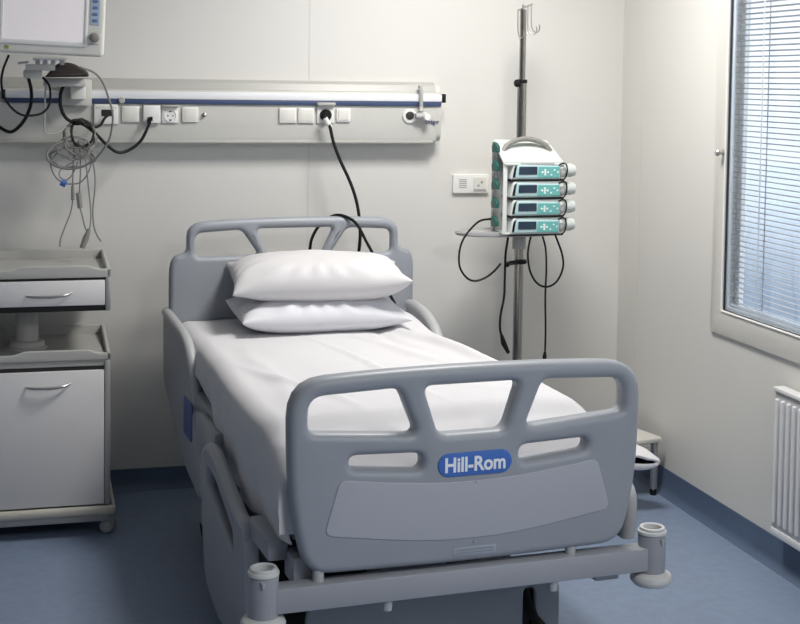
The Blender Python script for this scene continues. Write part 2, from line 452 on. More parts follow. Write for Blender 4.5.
# lift columns and base
b = MB(); b.box(-.12,.08,.35,.55,.24+BZ,.505+BZ,.01); b.build('lift_column', 'metal', BED)
b = MB(); b.box(-.12,.08,1.25,1.45,.24+BZ,.505+BZ,.01); b.build('lift_column', 'metal', BED)
bo = [(-.372,.075,.03),(.352,.075,.03),(.352,.288,.05),(-.372,.288,.05)]
b = MB()
b.plate(fillet(bo), [fillet([(.243,.15,.014),(.277,.15,.014),(.277,.262,.017),(.243,.262,.017)]), fillet([(-.346,.15,.014),(-.312,.15,.014),(-.312,.226,.017),(-.346,.226,.017)])], .02, .008, bfn(.20), seg=3)
base = b.build('base_cover', 'base', BED)
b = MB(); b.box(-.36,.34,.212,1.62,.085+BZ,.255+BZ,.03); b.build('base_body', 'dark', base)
for sx, uu in ((-1,-.329),(1,.26)):
    b = MB(); b.tube([(uu-.003,.245,.262+BZ),(uu-.002,.205,.225+BZ),(uu+.006,.17,.185+BZ),(uu+.03,.13,.155+BZ)], [.013,.013,.013,.012], 12, smooth=0)
    b.build('brake_pedal', 'black', BED)
for uu, vv in ((-.36,.36),(.34,.36),(-.36,1.55),(.34,1.55)):
    b = MB(); b.cyl((uu-.018,vv,.055),(uu+.018,vv,.055),.055,seg=24); w = b.build('caster', 'black', BED)
    b = MB(); b.box(uu-.026,uu+.026,vv-.03,vv+.03,.045,.115,.01); b.build('caster_fork', 'metal', w)

# bumper bar with two corner posts
b = MB(); b.box(-.51,.50,-.032,.026,.358+BZ,.420+BZ,.005); bar = b.build('bumper_bar', 'metal', BED)
for uu in (-.395,.285):
    b = MB(); b.cyl((uu,0,.415+BZ),(uu,0,.452+BZ),.014,.014); b.build('board_mount', 'rail', BED)
for uu in (-.22, .232):
    b = MB(); b.cyl((uu,-.012,.332+BZ),(uu,-.012,.36+BZ),.012,.013,12); b.build('stud', 'rail', bar)
b = MB(); b.box(.36,.43,.0,.05,.335+BZ,.362+BZ,.004); b.build('bar_clip', 'metal', bar)
for uu in (-.533, .522):
    p = MB(); p.lathe([(0,.345),(.0345,.345),(.0365,.349),(.0365,.448),(.033,.452),(0,.452)], (uu,-.005,BZ)); post = p.build('corner_post', 'metal', BED)
    p = MB(); p.lathe([(.0375,.452),(.0385,.453),(.0385,.459),(.0375,.461),(.0335,.462),(.0335,.468),(.032,.470),(.0265,.470),(.0245,.468),(.0245,.446),(.0375,.446)], (uu,-.005,BZ)); p.build('post_ring', 'ring', post)
    p = MB(); p.lathe([(0,.4475),(.0245,.4475)], (uu,-.005,BZ)); p.lathe([(0,.449),(.012,.449),(.012,.4475)], (uu,-.005,BZ)); p.build('post_socket', 'dark', post)
    p = MB(); p.lathe([(0,.313),(.030,.313),(.047,.317),(.055,.327),(.0555,.335),(.052,.343),(.042,.349),(.0365,.351),(0,.351)], (uu,-.005,BZ)); p.build('bumper_disc', 'ring', post)
    p = MB(); p.tube([(uu+.010*(1 if uu>0 else -1),-.043,.445+BZ),(uu+.010*(1 if uu>0 else -1),-.043,.428+BZ)],[.006,.002],8); p.build('post_pin', 'rail', post)

# side rails
def side_rail(u, out, slot, grip, badge_box, face):
    b = MB(); fn = lambda a, c, d: Vector((u+d, a, c+BZ))
    b.plate(fillet(out), [fillet(h) for h in slot], .03, .012, fn, seg=4); o = b.build('side_rail', 'railb', BED)
    g = MB(); g.tube([(u+dx, v, z+BZ) for v, z, dx in grip], .019, 12, smooth=6); g.build('rail_grip', 'rail', o)
    if badge_box:
        y0, y1, z0, z1 = badge_box
        p = MB(); p.plate(fillet([(y0,z0,.02),(y1,z0,.02),(y1,z1,.02),(y0,z1,.02)]), [], .004, .0015, lambda a, c, d: Vector((u+face*.016+d, a, c+BZ)), seg=2)
        p.build('rail_badge', 'bluedim', o)
    return o
hrl = [(1.87,.79,.03),(1.47,.762,.05),(1.385,.70,.04),(1.30,.57,.04),(1.10,.41,.03),(1.085,.31,.03),(1.17,.285,.02),(1.40,.32,.06),(1.60,.41,.06),(1.86,.53,.05)]
side_rail(-.452, hrl, [], [(1.87,.778,0),(1.65,.765,0),(1.48,.750,0),(1.41,.718,.002),(1.355,.65,.006),(1.30,.56,.008),(1.20,.475,.008),(1.12,.405,.006),(1.10,.33,.002)], (1.27,1.42,.44,.57), -1)
hrr = [(1.77,.795,.03),(1.56,.778,.05),(1.45,.72,.03),(1.32,.57,.03),(1.06,.40,.03),(1.08,.31,.03),(1.18,.285,.02),(1.40,.32,.06),(1.60,.41,.06),(1.77,.53,.05)]
side_rail(.462, hrr, [], [(1.775,.785,0),(1.72,.790,0),(1.62,.783,0),(1.54,.764,0),(1.46,.72,0),(1.36,.62,0),(1.10,.41,0)], None, 1)
def foot_rail(u, dv, dz):
    f = lambda L: [(p[0]+dv, p[1]+dz, *p[2:]) for p in L]
    side_rail(u, f([(.875,.56,.05),(.70,.575,.04),(.40,.495,.04),(.285,.50,.03),(.255,.285,.05),(.25,.20,.05),(.60,.11,.08),(.83,.165,.06),(.885,.37,.08)]),
        [f([(.80,.515,.02),(.68,.505,.02),(.44,.43,.02),(.44,.37,.02),(.80,.465,.02)])],
        f([(.872,.42,0),(.868,.52,0),(.80,.565,0),(.70,.565,0),(.55,.527,0),(.40,.487,0),(.315,.478,.002),(.285,.42,.003),(.272,.31,.002),(.262,.22,0)]), None, 1 if u > 0 else -1)
foot_rail(-.500, -.01, -.016)
side_rail(.520, [(.11,.39,.03),(.74,.39,.05),(.76,.56,.05),(.60,.60,.05),(.13,.545,.05)], [], [(.125,.40,0),(.125,.53,0),(.30,.568,0),(.60,.585,0),(.73,.55,0),(.745,.42,0)], None, 1)

# ------------------------------------------------------------------ mattress, sheet, pillows (in the bed's frame)
def smooth(a, b_, x):
    t = max(0, min(1, (x-a)/(b_-a))); return t*t*(3-2*t)
BM = Matrix.Translation((BX, BY, 0)) @ Matrix.Rotation(BA, 4, 'Z')
def ztop(v): return .742+(1.8-v)*.015-.115*max(0, (.30-v)/.28)**2
def uL(v): return -.428-.055*smooth(1.6,.25,v)
def uR(v): return .438-.018*smooth(1.0,1.5,v)
b = MB(); t = bmesh.new(); bmesh.ops.create_cube(t, size=1)
for v in t.verts:
    vv = .05+(v.co.y+.5)*1.75
    v.co = Vector((-.43+(v.co.x+.5)*.82, vv, .602 if v.co.z < 0 else ztop(vv)-.012))
bmesh.ops.bevel(t, geom=list(t.edges), offset=.035, segments=4, affect='EDGES', profile=.5)
b.merge(t, BM); tag(b.build('mattress', 'matt'), 'grey mattress under the white sheet on the hospital bed', 'mattress')

def lerp_tab(tab, x):
    if x <= tab[0][0]: return tab[0][1]
    for (a, fa), (c_, fc) in zip(tab, tab[1:]):
        if x <= c_: return fa+(fc-fa)*(x-a)/(c_-a)
    return tab[-1][1]
HEM_L = [(.03,.50),(.10,.495),(.28,.475),(.48,.458),(.60,.462),(.70,.465),(.80,.465),(.87,.475),(.93,.53),(1.0,.56),(1.10,.60),(1.19,.64),(1.335,.65),(1.5,.655),(1.82,.66)]
def sheet_point(s, v):
    """s: 0..1 across, left hem to right hem"""
    zt = ztop(v); hl_ = lerp_tab(HEM_L, v); hr_ = .60+.02*math.sin(v*9)
    rad = .052
    L1 = max(.02, zt-rad-hl_); L2 = zt-rad-hr_
    arc = rad*math.pi/2; flat = uR(v)-uL(v)-2*rad
    tot = L1+L2+2*arc+flat; q = s*tot
    if q < L1:
        f = 1-q/L1; u = uL(v)+.028*f**1.2*smooth(1.2,.5,v)-.004; z = hl_+q
        u += .008*math.sin(v*17+2)*f+.003*math.sin(v*41)*f
    elif q < L1+arc:
        a = (q-L1)/rad; u = uL(v)+rad-rad*math.cos(a); z = zt-rad+rad*math.sin(a)
    elif q < L1+arc+flat:
        u = uL(v)+rad+(q-L1-arc); z = zt
    elif q < L1+2*arc+flat:
        a = (q-L1-arc-flat)/rad; u = uR(v)-rad+rad*math.sin(a); z = zt-rad+rad*math.cos(a)
    else:
        f = (q-L1-2*arc-flat)/max(.02, L2); u = uR(v)+.004+.02*f; z = zt-rad-f*L2
    return u, z
b = MB(); NS, NV = 150, 150; grid = []
rnd = random.Random(4)
def wrinkle(u, v):
    p = Vector((u*3.0, v*2.1, 0))
    w = noise.noise(p)*.008+noise.noise(p*2.6+Vector((7,3,0)))*.003
    # long soft ridges running from the pillows to the foot and the left edge
    for (u0, v0, u1, v1, h, wd) in SHEET_FOLDS:
        d = Vector((u1-u0, v1-v0)); q = Vector((u-u0, v-v0)); t = q.dot(d)/d.length_squared
        wob = .012*math.sin(t*7+u0*9)
        dist = (q.x*d.y-q.y*d.x)/d.length+wob
        if -.15 < t < 1.15: w += 1.9*h*math.exp(-(dist/wd)**2)*math.sin(math.pi*max(0, min(1, (t+.15)/1.3)))
    # rumple to the right of the pillows
    w += .034*math.exp(-((u-.40)/.10)**2-((v-1.64)/.24)**2)
    return w
SHEET_FOLDS = [(-.05,1.35,.05,.3,.004,.012),(.10,1.30,.32,.5,.006,.02),(.28,1.45,.37,.85,.010,.022),(.20,1.45,.26,.9,-.006,.02),(-.30,1.2,-.36,.3,.004,.03),(-.15,.9,.2,.75,.003,.014),(.33,1.25,.40,.5,.007,.02),(-.38,.9,-.2,.3,.005,.02),(0,.6,.3,.35,.004,.02)]
for j in range(NV+1):
    v = .035+1.785*j/NV; row = []
    for i in range(NS+1):
        s = i/NS; u, z = sheet_point(s, v)
        w = wrinkle(u, v)
        rz = smooth(ztop(v)-.16, ztop(v)-.02, z)
        z += w*rz
        if u > .3: u += .012*math.exp(-((v-1.62)/.2)**2)*smooth(.3,.42,u)
        side = 1-rz
        u += side*(noise.noise(Vector((v*6, z*3, 1)))*.008)
        row.append(b.bm.verts.new(BM @ Vector((u, v, z+.004))))
    if j == 0:
        for dd in (.17, .12, .07, .03):
            grid.append([b.bm.verts.new(p.co-Vector((0,0,max(0, min(dd, p.co.z-.53))*smooth(.56,.62,p.co.z)))+BM.to_3x3() @ Vector((0,.004*math.sin(k*.35)-.002,0))) for k, p in enumerate(row)])
    grid.append(row)
for j in range(len(grid)-1):
    for i in range(NS): b.bm.faces.new((grid[j][i], grid[j][i+1], grid[j+1][i+1], grid[j+1][i]))
sh = b.build('bed_sheet', 'sheet', angle=80)
sm = sh.modifiers.new('thickness', 'SOLIDIFY'); sm.thickness = .003; sm.offset = 1
tag(sh, 'white sheet spread over the bed and hanging crumpled down its left side', 'sheet')

def pillow(name, m, A, B, T, seed, pinch, sag, cu, cv, cz, rz, rx, ry, label, tip=(0,0,0,0)):
    b = MB(); N, K = 56, 40
    top, bot = [], []
    for j in range(K+1):
        rt, rb = [], []
        for i in range(N+1):
            s = -1+2*i/N; t = -1+2*j/K
            ss = math.copysign(1-(1-abs(s))**1.4, s); tt = math.copysign(1-(1-abs(t))**1.4, t)
            x = A*ss*(1-pinch*(1-tt*tt)*abs(ss)**3); y = B*tt*(1-pinch*1.2*(1-ss*ss)*abs(tt)**3)
            cr = (abs(ss)*abs(tt))**4
            x += cr*math.copysign(.004, s)
            prof = max(0, (1-abs(ss)**3))**.5*max(0, (1-abs(tt)**2.6))**.48
            nz = noise.noise(Vector((x*6, y*6, seed)))*.010+noise.noise(Vector((x*16, y*16, seed+5)))*.004
            # creases running in from the seams
            edge = max(abs(ss), abs(tt)); ang = math.atan2(y, x)
            cre = .006*math.sin(ang*17+seed)*smooth(.55,.85,edge)*(1-smooth(.93,1,edge))
            lift = sag*(ss*ss)
            if abs(s) == 1 or abs(t) == 1: nz = cre = 0
            zt = T*.55*prof+(nz+cre)*min(1, prof*1.6); zb = -T*.45*prof+(nz*.3)*min(1, prof*1.5)
            ct = tip[(0 if s < 0 else 1)+(0 if t < 0 else 2)]*(abs(ss)*abs(tt))**3
            rt.append(Vector((x, y, zt+lift+ct))); rb.append(Vector((x, y, zb+lift+ct)))
        top.append(rt); bot.append(rb)
    mx = BM @ Matrix.Translation((cu, cv, cz)) @ Matrix.Rotation(rz, 4, 'Z') @ Matrix.Rotation(rx, 4, 'X') @ Matrix.Rotation(ry, 4, 'Y')
    vt = [[b.bm.verts.new(mx @ p) for p in r] for r in top]
    vb = [[vt[j][i] if (i in (0, N) or j in (0, K)) else b.bm.verts.new(mx @ bot[j][i]) for i in range(N+1)] for j in range(K+1)]
    for j in range(K):
        for i in range(N):
            b.bm.faces.new((vt[j][i], vt[j][i+1], vt[j+1][i+1], vt[j+1][i]))
            b.bm.faces.new((vb[j+1][i], vb[j+1][i+1], vb[j][i+1], vb[j][i]))
    o = b.build(name, m, angle=80)
    return tag(o, label, 'pillow', 'pillows stacked at the head of the bed')
pillow('pillow', 'pil2', .300, .19, .135, 3, .03, .0, .040, 1.57, .806, R(-3), R(1), R(0), 'lower white pillow lying flat on the sheet under another pillow', tip=(.005,-.005,.02,.01))
pillow('pillow', 'pil1', .312, .19, .170, 11, .03, .0, .044, 1.585, .925, R(-9), R(1.5), R(0), 'upper white plump pillow lying on top of the other pillow', tip=(-.025,.02,.03,.03))

# ------------------------------------------------------------------ bed-head wall unit with rail and sockets
UX0, UX1, UY = -1.30, 1.580, D-.08
UNIT = empty('bedhead_unit', (0, 0, 0), label='long grey wall unit with white equipment rail and sockets above the bed', cat='bed head unit')
def extr(b, prof, x0, x1):
    r = [[b.bm.verts.new((x, y, z)) for y, z in prof] for x in (x0, x1)]
    n = len(prof)
    for k in range(n): b.bm.faces.new((r[0][k], r[0][(k+1) % n], r[1][(k+1) % n], r[1][k]))
    b.bm.faces.new(r[0]); b.bm.faces.new(r[1][::-1])
    return b
b = MB()
extr(b, [(D,1.635),(D-.030,1.635),(D-.052,1.622),(D-.064,1.598),(D-.064,1.548),(UY,1.540),(UY,1.418),(D-.074,1.402),(D-.058,1.393),(D,1.391)], UX0, UX1-.02)
b.build('unit_body', 'unit', UNIT)
b = MB()
extr(b, [(D,1.637),(D-.031,1.637),(D-.054,1.623),(D-.066,1.598),(D-.066,1.548),(UY-.002,1.540),(UY-.002,1.43),(D-.074,1.412),(D-.058,1.40),(D,1.40)], UX1-.02, UX1)
b.build('unit_end_cap', 'unit', UNIT)
b = MB(); b.box(UX0,UX1-.03,UY-.001,UY+.01,1.391,1.402,.003); b.build('bottom_edge', 'unitb', UNIT)
b = MB(); extr(b, [(D-.030,1.635),(D-.052,1.622),(D-.0635,1.598),(D-.0655,1.597),(D-.0535,1.6235),(D-.030,1.6365)], UX0, UX1-.02)
b.build('top_strip', 'unitb', UNIT)
b = MB(); b.box(-.105,UX1,UY-.012,UY+.012,1.559,1.588,.003); er = b.build('equipment_rail', 'rwhite', UNIT)
b = MB(); b.box(-.105,UX1-.002,UY-.010,UY+.012,1.541,1.559,.002); tag(b.build('rail_stripe', 'navy', er), 'navy blue stripe')
b = MB(); b.box(UX1,UX1+.016,UY-.013,UY+.012,1.555,1.590,.002); b.build('rail_stop', 'black', er)
b = MB(); b.box(-.118,-.104,UY-.013,UY+.012,1.555,1.590,.002); b.build('rail_stop', 'black', er)
def sq(b, x0, x1, z0, z1, y0, y1, bev=.003): return b.box(x0, x1, y0, y1, z0, z1, bev)
def face_round(b, x, z, y, prof, seg=24):
    return b.lathe(prof, mx=Matrix.Translation((x, y, z)) @ Matrix.Rotation(R(90), 4, 'X'), seg=seg)
for x0, x1, z0, z1 in ((.320,.384,1.471,1.532),(.546,.607,1.472,1.530),(.921,.989,1.471,1.529),(.996,1.060,1.471,1.529)):
    b = MB(); sq(b,x0,x1,z0,z1,UY-.010,UY+.002); p = b.build('blank_cover', 'white', UNIT)
    b = MB(); sq(b,x0+.006,x1-.006,z0+.006,z1-.006,UY-.0115,UY-.0095,.001); b.build('cover_insert', 'offw', p)
b = MB(); sq(b,1.148,1.205,1.476,1.530,UY-.010,UY+.002); p = b.build('switch', 'white', UNIT)
b = MB(); b.plate(fillet([(1.155,1.483,.004),(1.198,1.483,.004),(1.198,1.523,.004),(1.155,1.523,.004)]),[],.004,.0015,xz(UY-.011)); b.build('rocker', 'offw', p)
b = MB(); sq(b,.216,.305,1.463,1.538,UY-.012,UY+.002); p = b.build('data_outlet', 'white', UNIT)
b = MB(); b.box(.243,.288,UY-.0135,UY-.011,1.493,1.518); b.build('data_port', 'dark', p)
b = MB(); b.box(.222,.300,UY-.0135,UY-.011,1.522,1.534,.001); b.build('label_strip', 'offw', p)
b = MB(); sq(b,.398,.463,1.468,1.536,UY-.022,UY+.002,.004); b.build('socket_cover', 'white', UNIT)
def schuko(x0, x1, z0, z1, inner, lid):
    b = MB(); sq(b,x0,x1,z0,z1,UY-.010,UY+.002); p = b.build('power_socket', 'white', UNIT)
    cx, cz = (x0+x1)/2, (z0+z1)/2-.003
    b = MB(); face_round(b,cx,cz,UY-.0095,[(.024,0),(.024,.004),(.0215,.0045),(.0205,.001),(0,.001)]); q = b.build('socket_well', inner, p)
    b = MB()
    for dx in (-.0095,.0095): face_round(b,cx+dx,cz,UY-.0108,[(0,0),(.003,0)],10)
    b.box(cx-.004,cx+.004,UY-.0115,UY-.0100,cz+.014,cz+.019); b.box(cx-.004,cx+.004,UY-.0115,UY-.0100,cz-.019,cz-.014)
    b.build('contacts', 'dark', q)
    b = MB(); b.box(x0-.002,x1+.002,UY-.030,UY-.004,z1,z1+lid,.003); b.build('socket_lid', 'unitb', p)
schuko(.470,.531,1.468,1.530,'white',.008)
schuko(1.070,1.139,1.471,1.540,'dark',.012)
b = MB(); face_round(b,.630,1.500,UY,[(.009,0),(.009,.006),(.006,.008),(.006,.016),(.003,.018),(0,.018)]); b.build('earth_terminal', 'steel', UNIT)
b = MB(); face_round(b,.318,1.553,UY-.010,[(.012,0),(.012,.008),(.009,.011),(0,.011)]); b.build('rail_screw', 'traym', UNIT)
# gas outlet
b = MB(); face_round(b,1.448,1.500,UY,[(.030,0),(.030,.004),(.027,.009),(.020,.011),(.018,.006),(0,.006)]); g = b.build('gas_outlet', 'white', UNIT)
b = MB(); face_round(b,1.448,1.502,UY-.0065,[(.0165,0),(.0165,.003),(.010,.005),(0,.005)]); b.build('outlet_core', 'cloth', g)
text_mesh('unit_lettering', 'Dräger', .022, 'navy', UNIT, lambda a, c_, d: Vector((1.543+a, UY-.0045+d*.5, 1.476+c_)), width=.056, bold=.0006)
# gas connector hanging from the rail
gc = empty('gas_connector', (1.487, UY-.01, 1.59), label='small clear and white gas connector hooked over the right end of rail', cat='connector')
def gl(x, y, z): return (x-1.487, y-UY+.01, z-1.59)
b = MB(); b.tube([gl(1.489,UY-.0,1.618),gl(1.489,UY-.02,1.612),gl(1.489,UY-.026,1.585),gl(1.489,UY-.025,1.535)],.008,10,smooth=5); b.build('hook_strap', 'clear', gc)
b = MB(); b.tube([gl(1.489,UY-.026,1.538),gl(1.488,UY-.028,1.520)],[.007,.011],12); b.cyl(gl(1.465,UY-.032,1.501),gl(1.500,UY-.032,1.503),.012,seg=14); b.build('connector_body', 'traym', gc)
b = MB(); b.cyl(gl(1.506,UY-.02,1.500),gl(1.508,UY-.055,1.499),.017,.013,18); b.build('connector_knob', 'white', gc)

# wall socket plate by the drip stand
b = MB(); b.plate(fillet([(1.654,1.183,.006),(1.808,1.183,.006),(1.808,1.262,.006),(1.654,1.262,.006)]),[],.016,.004,xz(D-.008)); pl = b.build('wall_socket_plate', 'white')
tag(pl, 'white double wall plate with nurse call grille and socket beside drip stand', 'wall socket')
b = MB(); b.plate(fillet([(1.742,1.194,.004),(1.796,1.194,.004),(1.796,1.250,.004),(1.742,1.250,.004)]),[],.006,.002,xz(D-.018)); q = b.build('socket_insert', 'offw', pl)
b = MB()
for x, z in ((1.762,1.215),(1.776,1.229)): face_round(b,x,z,D-.0212,[(0,0),(.0055,0)],12)
b.box(1.744,1.794,D-.0225,D-.0205,1.199,1.2015); b.build('socket_holes', 'cabm', q)
b = MB()
for i in range(5): b.box(1.680,1.712,D-.0172,D-.0158,1.206+i*.008,1.210+i*.008)
b.build('speaker_grille', 'traym', pl)

# ------------------------------------------------------------------ bedside cabinet
CX0, CX1, CY0, CY1 = -.305, .256, 4.88, 5.34
CAB = empty('bedside_cabinet', (0, 0, F0), label='grey and white two-tier bedside cabinet on casters left of the bed', cat='cabinet')
def cz(z): return z-F0
def tray(b, zb, zlip, zrear, dip):
    b.box(CX0+.004,CX1-.004,CY0+.004,CY1-.004,cz(zb),cz(zb+.012))
    # raised lips; the front one dips toward the corners
    fr = [(CX0,zb),(CX1,zb),(CX1,zlip-dip),(CX1-.045,zlip-dip,.02),(CX1-.075,zlip,.02),(CX0+.075+.19,zlip,.02),(CX0+.235,zlip-dip,.02),(CX0,zlip-dip)]
    b.plate(fillet([(p[0],cz(p[1]),*(p[2:])) for p in fr]),[],.014,.005,xz(CY0+.007),seg=3)
    b.plate(fillet([(CX0,cz(zb)),(CX1,cz(zb)),(CX1,cz(zrear),.012),(CX0,cz(zrear),.012)]),[],.014,.005,xz(CY1-.007),seg=3)
    for x in (CX0+.007,CX1-.007):
        b.plate(fillet([(CY0,cz(zb)),(CY1,cz(zb)),(CY1,cz(zrear),.012),(CY1-.05,cz(zrear),.03),(CY0+.05,cz(zlip-dip),.03),(CY0,cz(zlip-dip))]),[],.014,.005,yz(x),seg=3)
b = MB(); tray(b,.943,.986,.988,.013); b.build('top_tray', 'cabg', CAB)
b = MB(); b.box(CX0+.016,CX1-.016,CY0+.012,CY1-.01,cz(.845),cz(.941)); b.box(CX0+.004,CX1-.004,CY0+.016,CY1-.01,cz(.824),cz(.845),.003); ub = b.build('drawer_case', 'dark', CAB)
b = MB(); b.box(CX0+.022,CX1-.020,CY0-.004,CY0+.016,cz(.847),cz(.934),.002); dw = b.build('drawer', 'cabw', CAB)
def bow_handle(b, x0, x1, z, y):
    P = [(x0,y,cz(z-.003)),(x0+.02,y-.016,cz(z-.005)),((x0+x1)/2,y-.021,cz(z-.006)),(x1-.025,y-.016,cz(z-.002)),(x1,y,cz(z+.004))]
    q = catmull(P, 6); n = len(q)
    return b.tube(q, [.0022+.0032*math.sin(math.pi*k/(n-1)) for k in range(n)], 10)
b = MB(); bow_handle(b,-.030,.124,.888,CY0-.003); b.build('drawer_handle', 'steel', dw)
for x in (CX0, CX1):
    s_ = 1 if x > 0 else -1
    b = MB(); b.box(min(x,x-s_*.018),max(x,x-s_*.018),CY0-.002,CY0+.022,cz(.826),cz(.943),.004); b.build('corner_post', 'cabm', CAB)
b = MB(); b.lathe([(0,.655),(.072,.655),(.072,.668),(.062,.674),(.060,.690),(.041,.694),(.040,.826),(0,.826)],(-.028,5.10,-F0)); b.build('column', 'cabg', CAB)
b = MB(); tray(b,.652,.691,.70,.013); b.build('middle_tray', 'cabg', CAB)
b = MB(); b.box(CX0+.006,CX1-.006,CY0+.014,CY1,cz(.125),cz(.652)); bd_ = b.build('cabinet_body', 'cabm', CAB)
b = MB(); b.box(CX0+.012,CX1-.016,CY0+.006,CY0+.02,cz(.632),cz(.652),.002); b.build('top_rail', 'cabg', CAB)
b = MB(); b.box(CX0+.022,CX1-.022,CY0+.008,CY0+.016,cz(.616),cz(.634)); b.build('shadow_gap', 'dark', CAB)
b = MB(); b.box(CX0+.022,CX1-.023,CY0-.006,CY0+.016,cz(.143),cz(.618),.002); door = b.build('cabinet_door', 'cabw', CAB)
b = MB(); bow_handle(b,-.032,.119,.571,CY0-.005); b.build('door_handle', 'steel', door)
for x in (CX0, CX1):
    s_ = 1 if x > 0 else -1
    b = MB(); b.box(min(x-s_*.001,x-s_*.021),max(x-s_*.001,x-s_*.021),CY0-.002,CY0+.02,cz(.14),cz(.652),.004); b.build('corner_post', 'cabm', CAB)
b = MB(); b.plate(fillet([(CX0-.018,CY0-.022,.02),(CX1+.018,CY0-.022,.02),(CX1+.018,CY1,.01),(CX0-.018,CY1,.01)]),[],.034,.013,xy(cz(.122)),seg=4); b.build('base_plinth', 'cream', CAB)
b = MB(); b.box(CX0+.01,CX1-.004,CY0-.008,CY1-.02,cz(.082),cz(.108),.003); b.build('base_frame', 'cabm', CAB)
for x, y in ((CX1-.012,CY0+.02),(CX0+.02,CY0+.02),(CX1-.012,CY1-.06),(CX0+.02,CY1-.06)):
    b = MB(); b.box(x-.018,x+.022,y-.004,y+.04,cz(.066),cz(.090),.008); fk = b.build('caster_fork', 'cabg', CAB)
    b = MB(); b.tube([(x,y-.006,.026),(x,y-.002,.026),(x,y+.016,.026),(x,y+.020,.026)], [.022,.026,.026,.022], 24)
    b.tube([(x+.010,y+.026,.026),(x+.010,y+.030,.026),(x+.010,y+.046,.026)], [.022,.026,.026], 24)
    wh = b.build('caster_wheel', 'cabm', fk)
    b = MB(); b.cyl((x,y-.009,.026),(x,y-.004,.026),.016,.018,18); b.build('wheel_cap', 'cabg', wh)

# ------------------------------------------------------------------ patient monitor and its wall mount
MY = 4.85
MON = empty('patient_monitor', (.05, MY+.06, 1.73), label='white patient monitor with blank pale screen on a wall arm', cat='monitor')
MON.rotation_euler = (R(3), R(2.0), R(0))
def ml(x, y, z): return Vector((x-.05, y-MY-.06, z-1.73))
b = MB(); b.plate(fillet([(-.165,1.716,.018),(.231,1.716,.018),(.231,2.06,.02),(-.165,2.06,.02)]),[],.05,.012,lambda a,c_,d: ml(a,MY+.025+d,c_)); body = b.build('monitor_front', 'offw', MON)
b = MB(); b.plate(fillet([(-.150,1.725,.03),(.216,1.725,.03),(.216,2.05,.03),(-.150,2.05,.03)]),[],.09,.03,lambda a,c_,d: ml(a,MY+.09+d,c_)); b.build('monitor_housing', 'offw', MON)
b = MB()
b.plate(fillet([(-.118,1.748,.004),(.172,1.748,.004),(.172,2.03,.004),(-.118,2.03,.004)]),[fillet([(-.105,1.764,.003),(.162,1.764,.003),(.162,2.02,.003),(-.105,2.02,.003)])],.006,.002,lambda a,c_,d: ml(a,MY-.001+d,c_),seg=2)
b.build('screen_bezel', 'white', body)
b = MB(); b.plate(fillet([(-.107,1.762),(.164,1.762),(.164,2.022),(-.107,2.022)]),[],.003,.0005,lambda a,c_,d: ml(a,MY-.0005+d,c_),seg=1); b.build('screen', 'screen', body)
b = MB(); b.box(.1605,.1645,-.0635,-.0600,1.764-1.73,2.02-1.73); 
for v in b.bm.verts: v.co.x -= .05
b.build('screen_edge', 'traym', body)
b = MB(); b.plate(fillet([(.180,1.825,.003),(.212,1.825,.003),(.212,2.02,.003),(.180,2.02,.003)]),[],.003,.001,lambda a,c_,d: ml(a,MY-.0005+d,c_),seg=1); kp = b.build('key_panel', 'keys', body)
for z in (1.840,1.862,1.884,1.906,1.928,1.950,1.972):
    b = MB(); b.plate(fillet([(.187,z-.005,.004),(.205,z-.005,.004),(.205,z+.005,.004),(.187,z+.005,.004)]),[],.003,.001,lambda a,c_,d: ml(a,MY-.0025+d,c_),seg=1); b.build('key', 'keyd', kp)
b = MB(); b.lathe([(.017,0),(.017,.006),(.013,.018),(.0115,.019),(0,.019)],mx=Matrix.Translation(ml(.197,MY,1.783)) @ Matrix.Rotation(R(90),4,'X')); b.build('rotary_knob', 'handle', body)
b = MB(); b.box(-.02,.012,-.0612,-.0598,-.0015,.0015,mx=Matrix.Translation((.148,0,.030))); b.build('knob_caption', 'handle', body)
b = MB(); b.lathe([(.007,0),(.007,.002),(0,.002)],mx=Matrix.Translation(ml(-.090,MY,1.736)) @ Matrix.Rotation(R(90),4,'X'),seg=12); b.build('power_button', 'olive', body)
MNT = empty('monitor_mount', (.13, UY, 1.59), label='grey wall bracket and arm holding up the patient monitor', cat='bracket')
def nl(x, y, z): return Vector((x-.13, y-UY, z-1.59))
def nbox(b, x0, x1, y0, y1, z0, z1, bev=.004): a = nl(x0,y0,z0); c_ = nl(x1,y1,z1); return b.box(a.x,c_.x,a.y,c_.y,a.z,c_.z,bev)
b = MB(); nbox(b,.095,.207,UY-.034,UY-.0125,1.532,1.630); b.build('rail_plate', 'unit', MNT)
b = MB(); nbox(b,.128,.182,UY-.11,UY-.033,1.556,1.606,.006); nbox(b,.128,.182,UY-.115,UY-.033,1.604,1.634,.006); b.build('bracket_block', 'offw', MNT)
b = MB(); nbox(b,.030,.182,UY-.165,UY-.11,1.604,1.634,.006); b.build('arm', 'unit', MNT)
b = MB(); nbox(b,-.038,.026,5.02,5.22,1.632,1.662,.006); nbox(b,-.030,.070,4.96,5.10,1.660,1.682,.004); b.build('arm_joint', 'unit', MNT)
b = MB(); b.plate(fillet([(nl(.035,0,1.636).x,nl(0,0,1.636).z),(nl(.19,0,1.636).x,nl(0,0,1.640).z,.01),(nl(.185,0,1.66).x,nl(0,0,1.658).z,.01),(nl(.13,0,1.69).x,nl(0,0,1.690).z,.02),(nl(.08,0,1.69).x,nl(0,0,1.690).z,.02)]),[],.16,.01,lambda a,c_,d: Vector((a,5.13-UY+d,c_))); b.build('arm_cover', 'cloth', MNT)
b = MB(); nbox(b,-.006,.108,4.90,5.06,1.697,1.704,.002); b.build('tilt_plate', 'white', MNT)
b = MB()
for x in (.003,.028,.055,.085): nbox(b,x,x+.016,4.955,4.99,1.680,1.699,.003)
